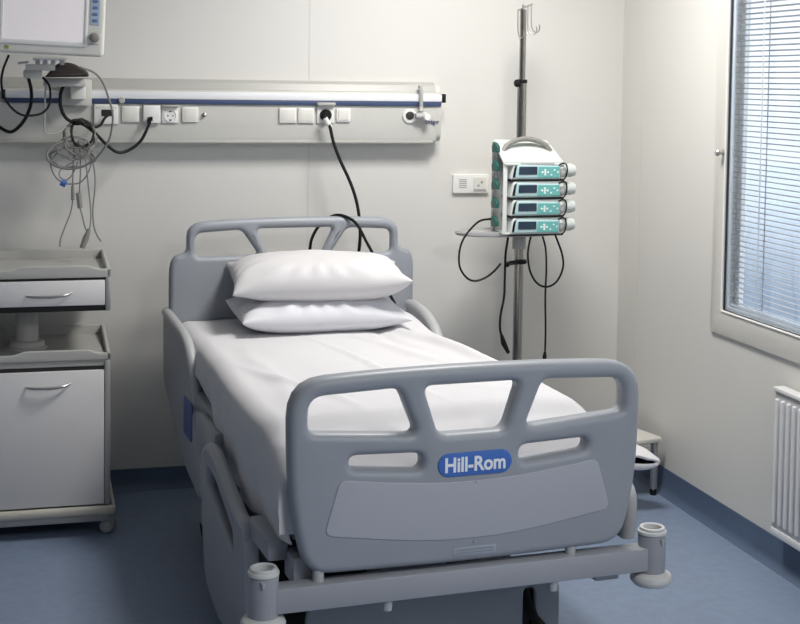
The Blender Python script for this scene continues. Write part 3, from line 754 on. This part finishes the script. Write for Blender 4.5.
b.tube([nl(-.02,4.96,1.688),nl(-.055,4.955,1.684)],.004,8)
b.build('tilt_bolts', 'rail', MNT)

# ------------------------------------------------------------------ drip stand
IX, IY = 1.849, 5.12
IV = empty('drip_stand', (IX, IY, F0), label='steel drip stand with hooks and oval tray behind the bed', cat='drip stand')
def il(z): return z-F0
b = MB(); b.cyl((0,0,il(.12)),(0,0,il(1.640)),.0185,seg=24); b.build('lower_pole', 'steeld', IV)
b = MB(); b.cyl((0,0,il(1.60)),(0,0,il(1.925)),.0125,seg=20); b.build('upper_pole', 'steeld', IV)
b = MB(); b.cyl((0,0,il(1.638)),(0,0,il(1.652)),.0205,seg=20); cl = b.build('collar', 'black', IV)
b = MB(); b.lathe([(0,0),(.010,0),(.015,.006),(.015,.014),(.010,.02),(0,.02)],mx=Matrix.Translation((-.014,-.008,il(1.638))) @ Matrix.Rotation(R(-95),4,'Y')); b.build('clamp_knob', 'black', cl)
b = MB(); b.tube([(-.026,-.006,il(1.921)),(0,0,il(1.932)),(.042,.008,il(1.948))],.003,8); b.cyl((0,0,il(1.92)),(0,0,il(1.945)),.0045,seg=10); cb = b.build('crossbar', 'steel', IV)
for (x0, y0, z0, hx, hy) in ((-.024,-.006,1.922,.020,-.006),(.036,.007,1.946,.030,-.01),(.012,.03,1.936,.022,.012),(.008,-.03,1.936,.028,-.02)):
    b = MB(); b.tube([(x0,y0,il(z0)),(x0,y0,il(z0-.06)),(x0+.002,y0,il(z0-.085)),(x0+hx*.35,y0+hy*.4,il(z0-.105)),(x0+hx*.8,y0+hy*.8,il(z0-.108)),(x0+hx*1.1,y0+hy,il(z0-.092)),(x0+hx,y0+hy,il(z0-.078))],.0023,8,smooth=4); b.build('hook', 'steel', cb)
b = MB(); b.lathe([(0,-.012),(.20,-.012),(.212,-.008),(.216,0),(.212,.008),(.20,.008),(.194,.001),(0,.001)],(-.058,-.03,il(1.0565)),seg=48,sx=1,sy=.42); b.build('tray', 'traym', IV)
b = MB(); b.cyl((0,0,il(.985)),(0,0,il(1.043)),.027,seg=20); b.build('tray_clamp', 'traym', IV)
b = MB(); b.lathe([(0,.085),(.05,.085),(.05,.115),(.03,.14),(0,.14)]); b.build('hub', 'traym', IV)
for k in range(5):
    a = 2*math.pi*k/5+.3
    b = MB(); b.tube([(0,0,.10),(.20*math.cos(a),.20*math.sin(a),.085),(.235*math.cos(a),.235*math.sin(a),.075)],[.016,.013,.012],10); lg = b.build('leg', 'traym', IV)
    b = MB(); p = Vector((.235*math.cos(a),.235*math.sin(a),.032)); t_ = Vector((-math.sin(a),math.cos(a),0))*.012; b.cyl(p-t_,p+t_,.032,seg=18); b.cyl(p,p+Vector((0,0,.045)),.008,seg=8); b.build('caster', 'black', lg)

# pump rack and four pumps
PX, PY = 1.738, 4.965
RK = empty('pump_rack', (PX-.013, PY, 1.059), R(3), label='grey white rack with carrying handle on drip stand holding four pumps', cat='rack')
def rl(x, y, z): return Vector((x-PX, y-PY, z-1.059))
def rbox(b, x0, x1, y0, y1, z0, z1, bev=.003): a = rl(x0,y0,z0); c_ = rl(x1,y1,z1); return b.box(a.x,c_.x,a.y,c_.y,a.z,c_.z,bev)
b = MB(); b.plate(fillet([(PY,1.059,.004),(PY+.125,1.059,.004),(PY+.125,1.412,.006),(PY+.06,1.385,.01),(PY,1.338,.006)]),[],.018,.005,lambda a,c_,d: rl(PX+.009+d,a,c_)); b.build('rack_side', 'racks', RK)
b = MB(); rbox(b,PX+.01,1.975,PY+.095,PY+.125,1.059,1.405); b.build('rack_back', 'pumpg', RK)
b = MB(); rbox(b,PX+.01,1.985,PY-.004,PY+.12,1.0595,1.066); b.build('rack_base', 'pump', RK)
b = MB()   # sloping top
vs = [(PX,PY-.008,1.336),(1.990,PY-.008,1.334),(1.972,PY+.127,1.418),(PX+.002,PY+.127,1.420)]
v0 = [b.bm.verts.new(rl(*p)) for p in vs]; v1 = [b.bm.verts.new(rl(p[0],p[1],p[2]-(.014 if i < 2 else .02))) for i, p in enumerate(vs)]
b.bm.faces.new(v0); b.bm.faces.new(v1[::-1])
for k in range(4): b.bm.faces.new((v0[k],v1[k],v1[(k+1)%4],v0[(k+1)%4]))
bmesh.ops.bevel(b.bm, geom=list(b.bm.edges), offset=.004, segments=2, affect='EDGES')
tp = b.build('rack_top', 'pump', RK)
b = MB(); rbox(b,1.805,1.945,PY-.0085,PY-.004,1.3255,1.3345,.001); b.build('rack_label', 'traym', tp)
b = MB(); b.tube([rl(1.762,PY+.065,1.376),rl(1.785,PY+.07,1.402),rl(1.835,PY+.075,1.420),rl(1.885,PY+.075,1.420),rl(1.935,PY+.07,1.402),rl(1.960,PY+.065,1.374)],.010,12,smooth=6); b.build('carrying_handle', 'handle', RK)
for k in range(5):
    z = 1.098+k*.0715
    b = MB(); b.plate(fillet([(PY+.045,z-.012,.004),(PY+.098,z-.016,.004),(PY+.104,z+.006,.004),(PY+.090,z+.028,.006),(PY+.068,z+.022,.006),(PY+.045,z+.010,.004)]) ,[],.014,.003,lambda a,c_,d: rl(PX-.003+d,a,c_),seg=2); b.build('latch_clip', 'green', RK)
def make_pump():
    p = empty('infusion_pump', (1.765, PY, 1.270))
    def q(x, y, z): return Vector((x-1.765, y-PY, (z-1.270)*1.20))
    def qb(b, x0, x1, y0, y1, z0, z1, bev=.002): a = q(x0,y0,z0); c_ = q(x1,y1,z1); return b.box(a.x,c_.x,a.y,c_.y,a.z,c_.z,bev)
    b = MB(); b.plate(fillet([(1.766,1.266,.006),(1.968,1.266,.006),(1.968,1.318,.006),(1.778,1.318,.012)]),[],.10,.006,lambda a,c_,d: q(a,PY+.044+d,c_)); b.build('pump_body', 'pump', p)
    b = MB(); b.plate(fillet([(1.782,1.270,.006),(1.962,1.270,.006),(1.962,1.308,.006),(1.790,1.314,.012)]),[],.012,.004,lambda a,c_,d: q(a,PY-.010+d,c_)); fp = b.build('front_panel', 'aqua', p)
    b = MB(); b.plate(fillet([(1.794,1.282,.003),(1.868,1.282,.003),(1.868,1.307,.003),(1.796,1.307,.003)]),[],.003,.001,lambda a,c_,d: q(a,PY-.0168+d,c_),seg=1); b.build('display', 'lcd', fp)
    b = MB(); b.plate(fillet([(1.870,1.272,.003),(1.957,1.272,.003),(1.957,1.306,.003),(1.874,1.307,.003)]),[],.003,.001,lambda a,c_,d: q(a,PY-.0166+d,c_),seg=1); kb = b.build('keypad', 'teal', fp)
    for dx, dz in ((1.888,1.289),(1.910,1.289),(1.899,1.296),(1.899,1.282),(1.899,1.289),(1.924,1.281),(1.937,1.296),(1.950,1.289)):
        r_ = .0045 if dx < 1.915 else .0036
        b = MB(); b.lathe([(r_,0),(r_,.002),(0,.0025)],mx=Matrix.Translation(q(dx,PY-.0178,dz)) @ Matrix.Rotation(R(90),4,'X'),seg=10); b.build('key', 'ledw', kb)
    b = MB(); b.lathe([(0,-.026),(.012,-.024),(.022,-.014),(.025,0),(.022,.014),(.012,.024),(0,.026)],mx=Matrix.Translation(q(1.977,PY+.012,1.290)),seg=20,sx=.72,sy=1.0); b.build('drive_cover', 'pumpg', p)
    b = MB(); b.cyl(q(1.985,PY+.03,1.292),q(2.026,PY+.03,1.292),.0265,seg=22); b.cyl(q(2.024,PY+.03,1.292),q(2.038,PY+.03,1.292),.024,.022,22); b.build('syringe_drive', 'pump', p)
    b = MB(); b.tube([q(1.955,PY-.018,1.312),q(1.970,PY-.024,1.318),q(1.985,PY-.018,1.312),q(1.993,PY-.008,1.292),q(1.988,PY-.006,1.272),q(1.975,PY-.012,1.264)],.003,8,smooth=5); b.build('syringe_clamp', 'black', p)
    b = MB(); qb(b,1.772,1.985,PY-.002,PY+.09,1.259,1.266,.001); b.build('pump_foot', 'dark', p)
    return p
pump0 = make_pump()
NTH = ['topmost', 'second from the top', 'third from the top', 'lowest']
for k in range(4):
    o = pump0 if k == 0 else copy_tree(pump0)
    o.scale = (1.03, 1, 1); o.location = (1.765-.014, PY+.001, 1.2755-.0700*k); o.rotation_euler = (0, 0, R(3))
    tag(o, f'grey infusion pump with teal keypad, {NTH[k]} of the four in the rack', 'infusion pump', 'infusion pumps stacked in the rack')

# ------------------------------------------------------------------ cords
def cord(name, pts, r, m, label, cat, group=None, plug=None, sm=6):
    p0 = Vector(pts[0])
    b = MB(); b.tube([Vector(p)-p0 for p in pts], r, 8, smooth=sm); o = b.build(name, m); o.location = p0
    if plug:
        for pn, pp, pr, pm in plug:
            q = MB(); q.tube([Vector(p)-p0 for p in pp], pr, 10); q.build(pn, pm, o)
    return tag(o, label, cat, group)
# bed mains cord
cord('power_cord', [(1.092,5.275,1.498),(1.111,5.267,1.463),(1.126,5.259,1.397),(1.151,5.251,1.329),(1.190,5.242,1.244),(1.213,5.234,1.174),(1.224,5.226,1.108),(1.227,5.218,1.030),(1.218,5.210,0.949)], .0065, 'black', 'black power cord dropping from the right-hand wall unit socket to behind the headboard', 'cord', 'black power cords',
     plug=[('plug', [(1.104,UY-.012,1.503),(1.104,UY-.030,1.503),(1.104,UY-.036,1.503)], [.020,.020,.015], 'black'), ('plug_grip', [(1.093,5.270,1.492),(1.115,5.270,1.457)], [.011,.008], 'white')])
cord('pendant_cable', [(1.024,5.210,0.937),(1.026,5.203,0.995),(1.032,5.197,1.032),(1.054,5.190,1.075)]+[(1.083,5.165,1.108),(1.119,5.133,1.126),(1.159,5.100,1.115)]+[(1.183,5.070,1.090),(1.213,5.060,1.033),(1.242,5.050,0.977),(1.268,5.040,0.913),(1.292,5.030,0.849),(1.319,5.020,0.796)], .006, 'black', 'black cable looped over the headboard top and down behind the pillows', 'cord')
# pump cords
cord('supply_cord', [(1.707,5.050,1.112),(1.661,5.047,1.105),(1.620,5.044,1.071),(1.588,5.041,1.025),(1.576,5.038,0.975),(1.580,5.035,0.926),(1.607,5.032,0.887),(1.639,5.029,0.875),(1.678,5.026,0.886),(1.713,5.023,0.911),(1.740,5.020,0.942)], .0042, 'black', 'black pump cord looping left of the drip stand pole', 'cord', 'black supply cords of the pumps')
cord('supply_cord', [(1.782,5.060,1.078),(1.782,5.059,1.051),(1.777,5.057,1.014),(1.771,5.056,0.971),(1.769,5.055,0.876),(1.767,5.054,0.805),(1.754,5.053,0.735),(1.752,5.051,0.681),(1.760,5.050,0.649)], .0048, 'black', 'black pump cord hanging straight down just left of the pole, plug slanting', 'cord', 'black supply cords of the pumps', plug=[('plug', [(1.758,5.050,0.657),(1.767,5.050,0.625),(1.788,5.050,0.585)], [.006,.011,.007], 'black')])
cord('supply_cord', [(1.876,5.050,1.078),(1.875,5.050,1.058),(1.861,5.050,0.980),(1.870,5.050,0.909),(1.899,5.050,0.859),(1.941,5.050,0.841),(1.983,5.050,0.861),(2.008,5.050,0.914),(2.004,5.050,0.967),(1.980,5.050,1.029),(1.963,5.050,1.069)], .0042, 'black', 'black pump cord hanging in a closed loop right of the pole', 'cord', 'black supply cords of the pumps')
cord('supply_cord', [(1.901,5.030,1.080),(1.908,5.030,1.056),(1.926,5.030,0.997),(1.931,5.030,0.911),(1.929,5.030,0.804),(1.933,5.030,0.670),(1.932,5.030,0.575)], .0040, 'black', 'longest black pump cord hanging straight down through the loop right of the pole', 'cord', 'black supply cords of the pumps', plug=[('plug', [(1.932,5.030,0.587),(1.931,5.030,0.571),(1.931,5.030,0.544)], [.005,.008,.008], 'black')])
b = MB(); b.tube([(IX-.075,IY-.075,.931),(IX-.06,IY-.055,.935),(IX-.02,IY-.024,.934),(IX+.015,IY-.02,.934),(IX+.024,IY,.934)], .009, 8, smooth=4); o = b.build('cable_strap', 'black')
tag(o, 'black strap around the drip stand pole holding cords', 'strap')

# cords at the left wall unit
cord('power_cord', [(0.421,5.280,1.477),(0.415,5.269,1.460),(0.385,5.257,1.402),(0.338,5.246,1.367),(0.297,5.234,1.362),(0.256,5.223,1.392),(0.212,5.211,1.437),(0.172,5.200,1.467)], .0062, 'black', 'black power cord sagging from the left-hand wall unit socket to the cable tangle', 'cord', 'black power cords',
     plug=[('plug', [(0.431,5.285,1.484),(0.420,5.285,1.484),(0.416,5.285,1.467)], [.010,.010,.006], 'black')])
cord('data_cord', [(0.267,5.295,1.496),(0.254,5.271,1.487),(0.235,5.248,1.460),(0.202,5.224,1.453),(0.154,5.200,1.472)], .005, 'black', 'short black data cord from data outlet to the cable tangle', 'cord')
cord('monitor_cable', [(-0.087,5.060,1.713),(-0.106,5.065,1.664),(-0.113,5.071,1.616),(-0.102,5.076,1.563),(-0.076,5.082,1.524),(-0.043,5.087,1.502),(-0.005,5.093,1.500),(0.028,5.098,1.510),(0.049,5.104,1.534),(0.055,5.109,1.570),(0.050,5.115,1.609),(0.028,5.120,1.637)], .0042, 'black', 'thin black cable hanging in a wide loop under the monitor', 'cable', 'monitor cables')
cord('monitor_cable', [(-0.022,5.140,1.637),(-0.012,5.167,1.592),(-0.012,5.194,1.542),(-0.027,5.221,1.496),(-0.050,5.249,1.460),(-0.080,5.276,1.435),(-0.109,5.303,1.440),(-0.145,5.330,1.465)], .0065, 'black', 'thick black cable curving from the mount to the left picture edge', 'cable', 'monitor cables')
cord('monitor_cable', [(0.104,5.170,1.613),(0.093,5.176,1.580),(0.091,5.182,1.540),(0.100,5.188,1.507),(0.115,5.194,1.485),(0.133,5.200,1.474)], .0065, 'black', 'black cable behind the bracket block running down into the tangle', 'cable', 'monitor cables')
cord('monitor_cable', [(0.155,5.000,1.674),(0.202,5.016,1.657),(0.232,5.032,1.626),(0.253,5.048,1.576),(0.271,5.065,1.511),(0.270,5.081,1.457),(0.257,5.097,1.405),(0.219,5.113,1.350),(0.163,5.129,1.313),(0.098,5.145,1.307),(0.050,5.162,1.333),(0.047,5.178,1.369),(0.086,5.194,1.397),(0.133,5.210,1.404)], .0040, 'cordg', 'light grey cable sweeping in the widest arc right of the tangle', 'cable', 'monitor cables')
cord('monitor_cable', [(0.040,5.120,1.627),(0.036,5.134,1.555),(0.035,5.149,1.493),(0.036,5.163,1.438),(0.061,5.177,1.431),(0.090,5.191,1.441),(0.111,5.206,1.455),(0.133,5.220,1.466)], .0032, 'cordl', 'thin pale cable dropping left of the mount block', 'cable', 'monitor cables')
# coil of leads tied in a bundle
def coil(c0, rx, rz, n, ph, seed):
    rr = random.Random(seed); P = []
    for k in range(int(n*14)+1):
        a = ph+2*math.pi*k/14
        P.append((c0[0]+rx*math.cos(a)*(1+.10*rr.uniform(-1,1)), 5.205+.012*rr.uniform(-1,1), c0[2]+rz*math.sin(a)*(1+.10*rr.uniform(-1,1))))
    return P
cc = [(0.161,5.205,1.415)]
cord('coiled_cable', coil(cc[0], .055, .062, 3, .5, 2), .0046, 'handle', 'dark grey cable coiled in a small bundle below the mount', 'cable', 'coiled cables', sm=4)
cc = [(0.169,5.205,1.433)]
cord('coiled_cable', coil(cc[0], .040, .050, 3, 1.2, 8), .0040, 'cloth', 'near-black lead coiled tightly just under the tie ring', 'cable', 'coiled cables', sm=4)
cc = [(0.140,5.205,1.378)]
cord('coiled_cable', coil(cc[0], .062, .040, 2.5, 2.2, 9), .0028, 'cordg', 'thin grey lead coiled in loose loops through the tangle middle', 'cable', 'coiled cables', sm=4)
cc = [(0.133,5.205,1.345)]
cord('coiled_cable', coil(cc[0], .082, .038, 2.4, .2, 5), .0038, 'cordg', 'grey cable coiled in a wide flat loop at tangle bottom', 'cable', 'coiled cables', sm=4)
b = MB(); p = [(0.151,5.205,1.474)]
b.lathe([(.008,-.009),(.018,-.008),(.020,0),(.018,.008),(.008,.009)], p[0], mx=Matrix.Rotation(R(20),4,'X'), sx=1.1, sy=.8); tag(b.build('cable_tie', 'black'), 'black tie ring holding the tangle of monitor cables together', 'cable tie')
cord('sensor_lead', [(0.140,5.210,1.407),(0.140,5.209,1.371),(0.137,5.208,1.304),(0.135,5.207,1.227),(0.136,5.206,1.190),(0.128,5.204,1.142),(0.113,5.203,1.102),(0.099,5.202,1.065),(0.091,5.201,1.040),(0.089,5.200,1.014)], .0026, 'cordg', 'leftmost thin sensor lead hanging to the cabinet top, dark joint midway', 'lead', 'hanging sensor leads', plug=[('lead_joint', [(0.135,5.200,1.239),(0.136,5.200,1.187)], [.006,.007], 'handle')])
cord('sensor_lead', [(0.155,5.215,1.407),(0.162,5.213,1.356),(0.163,5.211,1.289),(0.160,5.209,1.216),(0.161,5.206,1.160),(0.167,5.204,1.138),(0.178,5.202,1.090),(0.190,5.200,1.064)], .0026, 'cordg', 'sensor lead with the pale block joint halfway down', 'lead', 'hanging sensor leads', plug=[('lead_joint', [(0.156,5.200,1.213),(0.162,5.200,1.157)], [.010,.010], 'handle')])
cord('sensor_lead', [(0.176,5.200,1.371),(0.184,5.196,1.312),(0.193,5.192,1.220),(0.200,5.188,1.143),(0.198,5.184,1.099),(0.193,5.180,1.074)], .0026, 'cordg', 'sensor lead ending in a fat grey plug near the cabinet top', 'lead', 'hanging sensor leads', plug=[('lead_plug', [(0.194,5.180,1.081),(0.182,5.180,1.048),(0.168,5.180,1.011)], [.006,.012,.010], 'handle')])
cord('sensor_lead', [(0.190,5.200,1.386),(0.203,5.199,1.347),(0.215,5.197,1.279),(0.214,5.196,1.220),(0.207,5.194,1.150),(0.211,5.193,1.090),(0.222,5.191,1.057),(0.237,5.190,1.033)], .0028, 'cordg', 'rightmost sensor lead with its bare end bent outward', 'lead', 'hanging sensor leads')
cord('sensor_lead', [(0.090,5.205,1.371),(0.061,5.204,1.334),(0.058,5.204,1.309),(0.074,5.203,1.272),(0.103,5.203,1.250),(0.133,5.202,1.246),(0.165,5.202,1.253),(0.190,5.201,1.286),(0.201,5.201,1.330),(0.183,5.200,1.371)], .0028, 'cordg', 'sensor lead looping low with a blue clip on it', 'lead', 'hanging sensor leads', plug=[('clip', [(0.093,5.195,1.254),(0.111,5.195,1.245)], [.013,.013], 'blue')])
cord('sensor_lead', [(0.147,5.205,1.363),(0.136,5.204,1.327),(0.104,5.204,1.308),(0.088,5.203,1.290),(0.090,5.202,1.272),(0.111,5.201,1.261),(0.133,5.201,1.279),(0.154,5.200,1.327)], .0024, 'cordg', 'thin sensor lead in a small tight loop above the blue clip', 'lead', 'hanging sensor leads')

# ------------------------------------------------------------------ radiator
RAD = empty('radiator', (WX, 4.02, .163), label='white panel radiator with vertical ribs under the window', cat='radiator')
RX = 2.341-WX
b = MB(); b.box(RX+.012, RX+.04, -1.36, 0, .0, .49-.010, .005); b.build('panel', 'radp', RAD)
NR = 38
for k in range(NR):
    y = -.020-k*.0355
    b = MB(); b.plate(fillet([(y-.0075,.040,.007),(y+.0075,.040,.007),(y+.0075,.455,.007),(y-.0075,.455,.007)]),[],.020,.007,yz(RX+.012),seg=3); b.build('rib', 'radm', RAD)
b = MB(); b.box(RX+.004, RX+.046, -1.36, .001, .478, .492, .003); b.build('top_grille', 'radm', RAD)
b = MB(); b.box(RX+.008, RX+.044, -1.36, .0, -.002, .025, .005); b.build('bottom_rail', 'radm', RAD)
b = MB()
for y in (-.25, -1.05): b.box(RX+.03, 0, y-.02, y+.02, .08, .40)
b.build('wall_bracket', 'radm', RAD)

# ------------------------------------------------------------------ step stool and paper sleeve
ST = empty('step_stool', (2.376, 4.887, F0), R(14), label='low grey step stool in the corner behind the bed', cat='step stool')
b = MB(); b.plate(fillet([(-.50,0,.012),(0,0,.012),(0,.36,.012),(-.50,.36,.012)]),[],.022,.007,xy(.251-F0),seg=3); b.build('top_board', 'step', ST)
for x in (-.48, -.022):
    for y in (.024, .335):
        b = MB(); b.box(x-.011,x+.011,y-.011,y+.011,.02,.212,.003); lg = b.build('leg', 'stepl', ST)
        b = MB(); b.cyl((x,y,0),(x,y,.024),.014,.013,14); b.build('rubber_foot', 'black', lg)
b = MB(); b.box(-.48,-.03,.33,.345,.12,.14,.003); b.build('cross_rail', 'stepl', ST)
b = MB(); b.plate(fillet([(-.60,-.26,.012),(-.36,-.26,.012),(-.36,0,.012),(-.60,0,.012)]),[],.018,.006,xy(.128),seg=3); b.build('lower_board', 'step', ST)
for x in (-.58, -.38):
    b = MB(); b.box(x-.011,x+.011,-.24,-.218,.0,.122,.003); b.build('leg', 'stepl', ST)
# white paper sleeve: flattened tapering tube with an open mouth toward the room
b = MB(); rings = []
secs = [((2.158,4.694,.222),.098,.009,.012,0),((2.162,4.690,.222),.106,.016,.030,0),((2.166,4.700,.224),.111,.022,.044,0),((2.150,4.74,.232),.112,.040,.048,.15),((2.11,4.79,.240),.114,.048,.050,.25),((2.05,4.84,.242),.118,.040,.05,.4),((1.98,4.90,.232),.12,.02,.03,.6),((1.95,4.93,.226),.12,.003,.003,.6)]
def sleeve_ring(cx, cy, cz_, rx, up, dn, yaw):
    row = []
    for k in range(36):
        a = 2*math.pi*k/36
        x = rx*math.copysign(abs(math.cos(a))**.9, math.cos(a)); z = math.sin(a)*(up if math.sin(a) > 0 else dn)
        if z > 0 and cy < 4.73: z += .003*math.sin(x*70)*math.sin(a)
        row.append(Vector((cx+x*math.cos(yaw*.6), cy+x*math.sin(yaw*.6)*.6, cz_+z+(rx-x)*.14)))
    return row
for (cx, cy, cz_), rx, up, dn, yaw in secs: rings.append([b.bm.verts.new(p) for p in sleeve_ring(cx, cy, cz_, rx, up, dn, yaw)])
for r0, r1 in zip(rings, rings[1:]):
    for k in range(36): b.bm.faces.new((r0[k], r0[(k+1)%36], r1[(k+1)%36], r1[k]))
o = b.build('paper_sleeve', 'paper', angle=70)
tag(o, 'white paper sleeve with open dark mouth under the step stool top', 'paper sleeve')
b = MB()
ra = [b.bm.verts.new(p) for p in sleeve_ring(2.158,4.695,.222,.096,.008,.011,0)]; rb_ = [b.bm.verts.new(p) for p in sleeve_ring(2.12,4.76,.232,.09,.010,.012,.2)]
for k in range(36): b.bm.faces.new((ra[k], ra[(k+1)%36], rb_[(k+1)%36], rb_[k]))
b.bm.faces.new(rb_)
tag(b.build('mouth_shade', 'dark', o), 'black surface standing for the shade inside the sleeve')  # black surface added in the mouth to give the interior its shade

# ------------------------------------------------------------------ light
def area(name, loc, rot, sx, sy, power, col):
    l = bpy.data.lights.new(name, 'AREA'); l.shape = 'RECTANGLE'; l.size = sx; l.size_y = sy; l.energy = power; l.color = col
    o = bpy.data.objects.new(name, l); COL.objects.link(o); o.location = loc; o.rotation_euler = rot; return o
for (x, y), pw in zip(LAMPS, (LP1, LP2)): area('ceiling_lamp', (x, y, CZ-.035), (0,0,0), .54, .54, pw, (1,.972,.93))
# daylight through window_1 and the unseen added window comes from the sky
w = bpy.data.worlds.new('sky'); S.world = w; w.use_nodes = True; nt = w.node_tree
bg = nt.nodes['Background']
tc = nt.nodes.new('ShaderNodeTexCoord'); sp = nt.nodes.new('ShaderNodeSeparateXYZ'); nt.links.new(tc.outputs['Generated'], sp.inputs[0])
cr = nt.nodes.new('ShaderNodeValToRGB'); mr = nt.nodes.new('ShaderNodeMapRange')
mr.inputs['From Min'].default_value = -1; mr.inputs['From Max'].default_value = 1
nt.links.new(sp.outputs['Z'], mr.inputs['Value']); nt.links.new(mr.outputs[0], cr.inputs[0])
E_ = cr.color_ramp.elements
E_[0].position = .40; E_[0].color = (.17,.21,.28,1)
E_[1].position = .505; E_[1].color = (.96,.98,1,1)
e = E_.new(.43); e.color = (.33,.39,.48,1)
e = E_.new(.46); e.color = (.78,.83,.90,1)
nt.links.new(cr.outputs[0], bg.inputs['Color'])
m2 = nt.nodes.new('ShaderNodeMapRange'); m2.interpolation_type = 'SMOOTHSTEP'
m2.inputs['From Min'].default_value = .06; m2.inputs['From Max'].default_value = .5; m2.inputs['To Min'].default_value = 1.45; m2.inputs['To Max'].default_value = SKY
nt.links.new(sp.outputs['Z'], m2.inputs['Value']); nt.links.new(m2.outputs[0], bg.inputs['Strength'])
for y0, y1, z0, z1 in WIN:
    l = bpy.data.lights.new('window_portal', 'AREA'); l.shape = 'RECTANGLE'; l.size = z1-z0; l.size_y = y1-y0; l.cycles.is_portal = True
    o = bpy.data.objects.new('window_portal', l); COL.objects.link(o); o.location = (WX+.11, (y0+y1)/2, (z0+z1)/2); o.rotation_euler = (0, R(90), 0)

# ------------------------------------------------------------------ camera
cam = bpy.data.cameras.new('camera'); co = bpy.data.objects.new('camera', cam); COL.objects.link(co)
co.matrix_world = Matrix(((CAMR[0],CAMU[0],-CAMF[0],0),(CAMR[1],CAMU[1],-CAMF[1],0),(CAMR[2],CAMU[2],-CAMF[2],1.64),(0,0,0,1)))
cam.sensor_fit = 'HORIZONTAL'; cam.sensor_width = 36; cam.lens = 36*1380/800; cam.shift_y = (161.354-312)/800
cam.clip_start = .05
S.camera = co
vs_ = S.view_settings
vs_.view_transform = 'Standard'; vs_.look = 'None'; vs_.gamma = 1; vs_.use_curve_mapping = False; vs_.exposure = EXPO
S.cycles.use_denoising = True; S.cycles.sample_clamp_indirect = 8
S.cycles.max_bounces = 10; S.cycles.diffuse_bounces = 6; S.cycles.transparent_max_bounces = 24
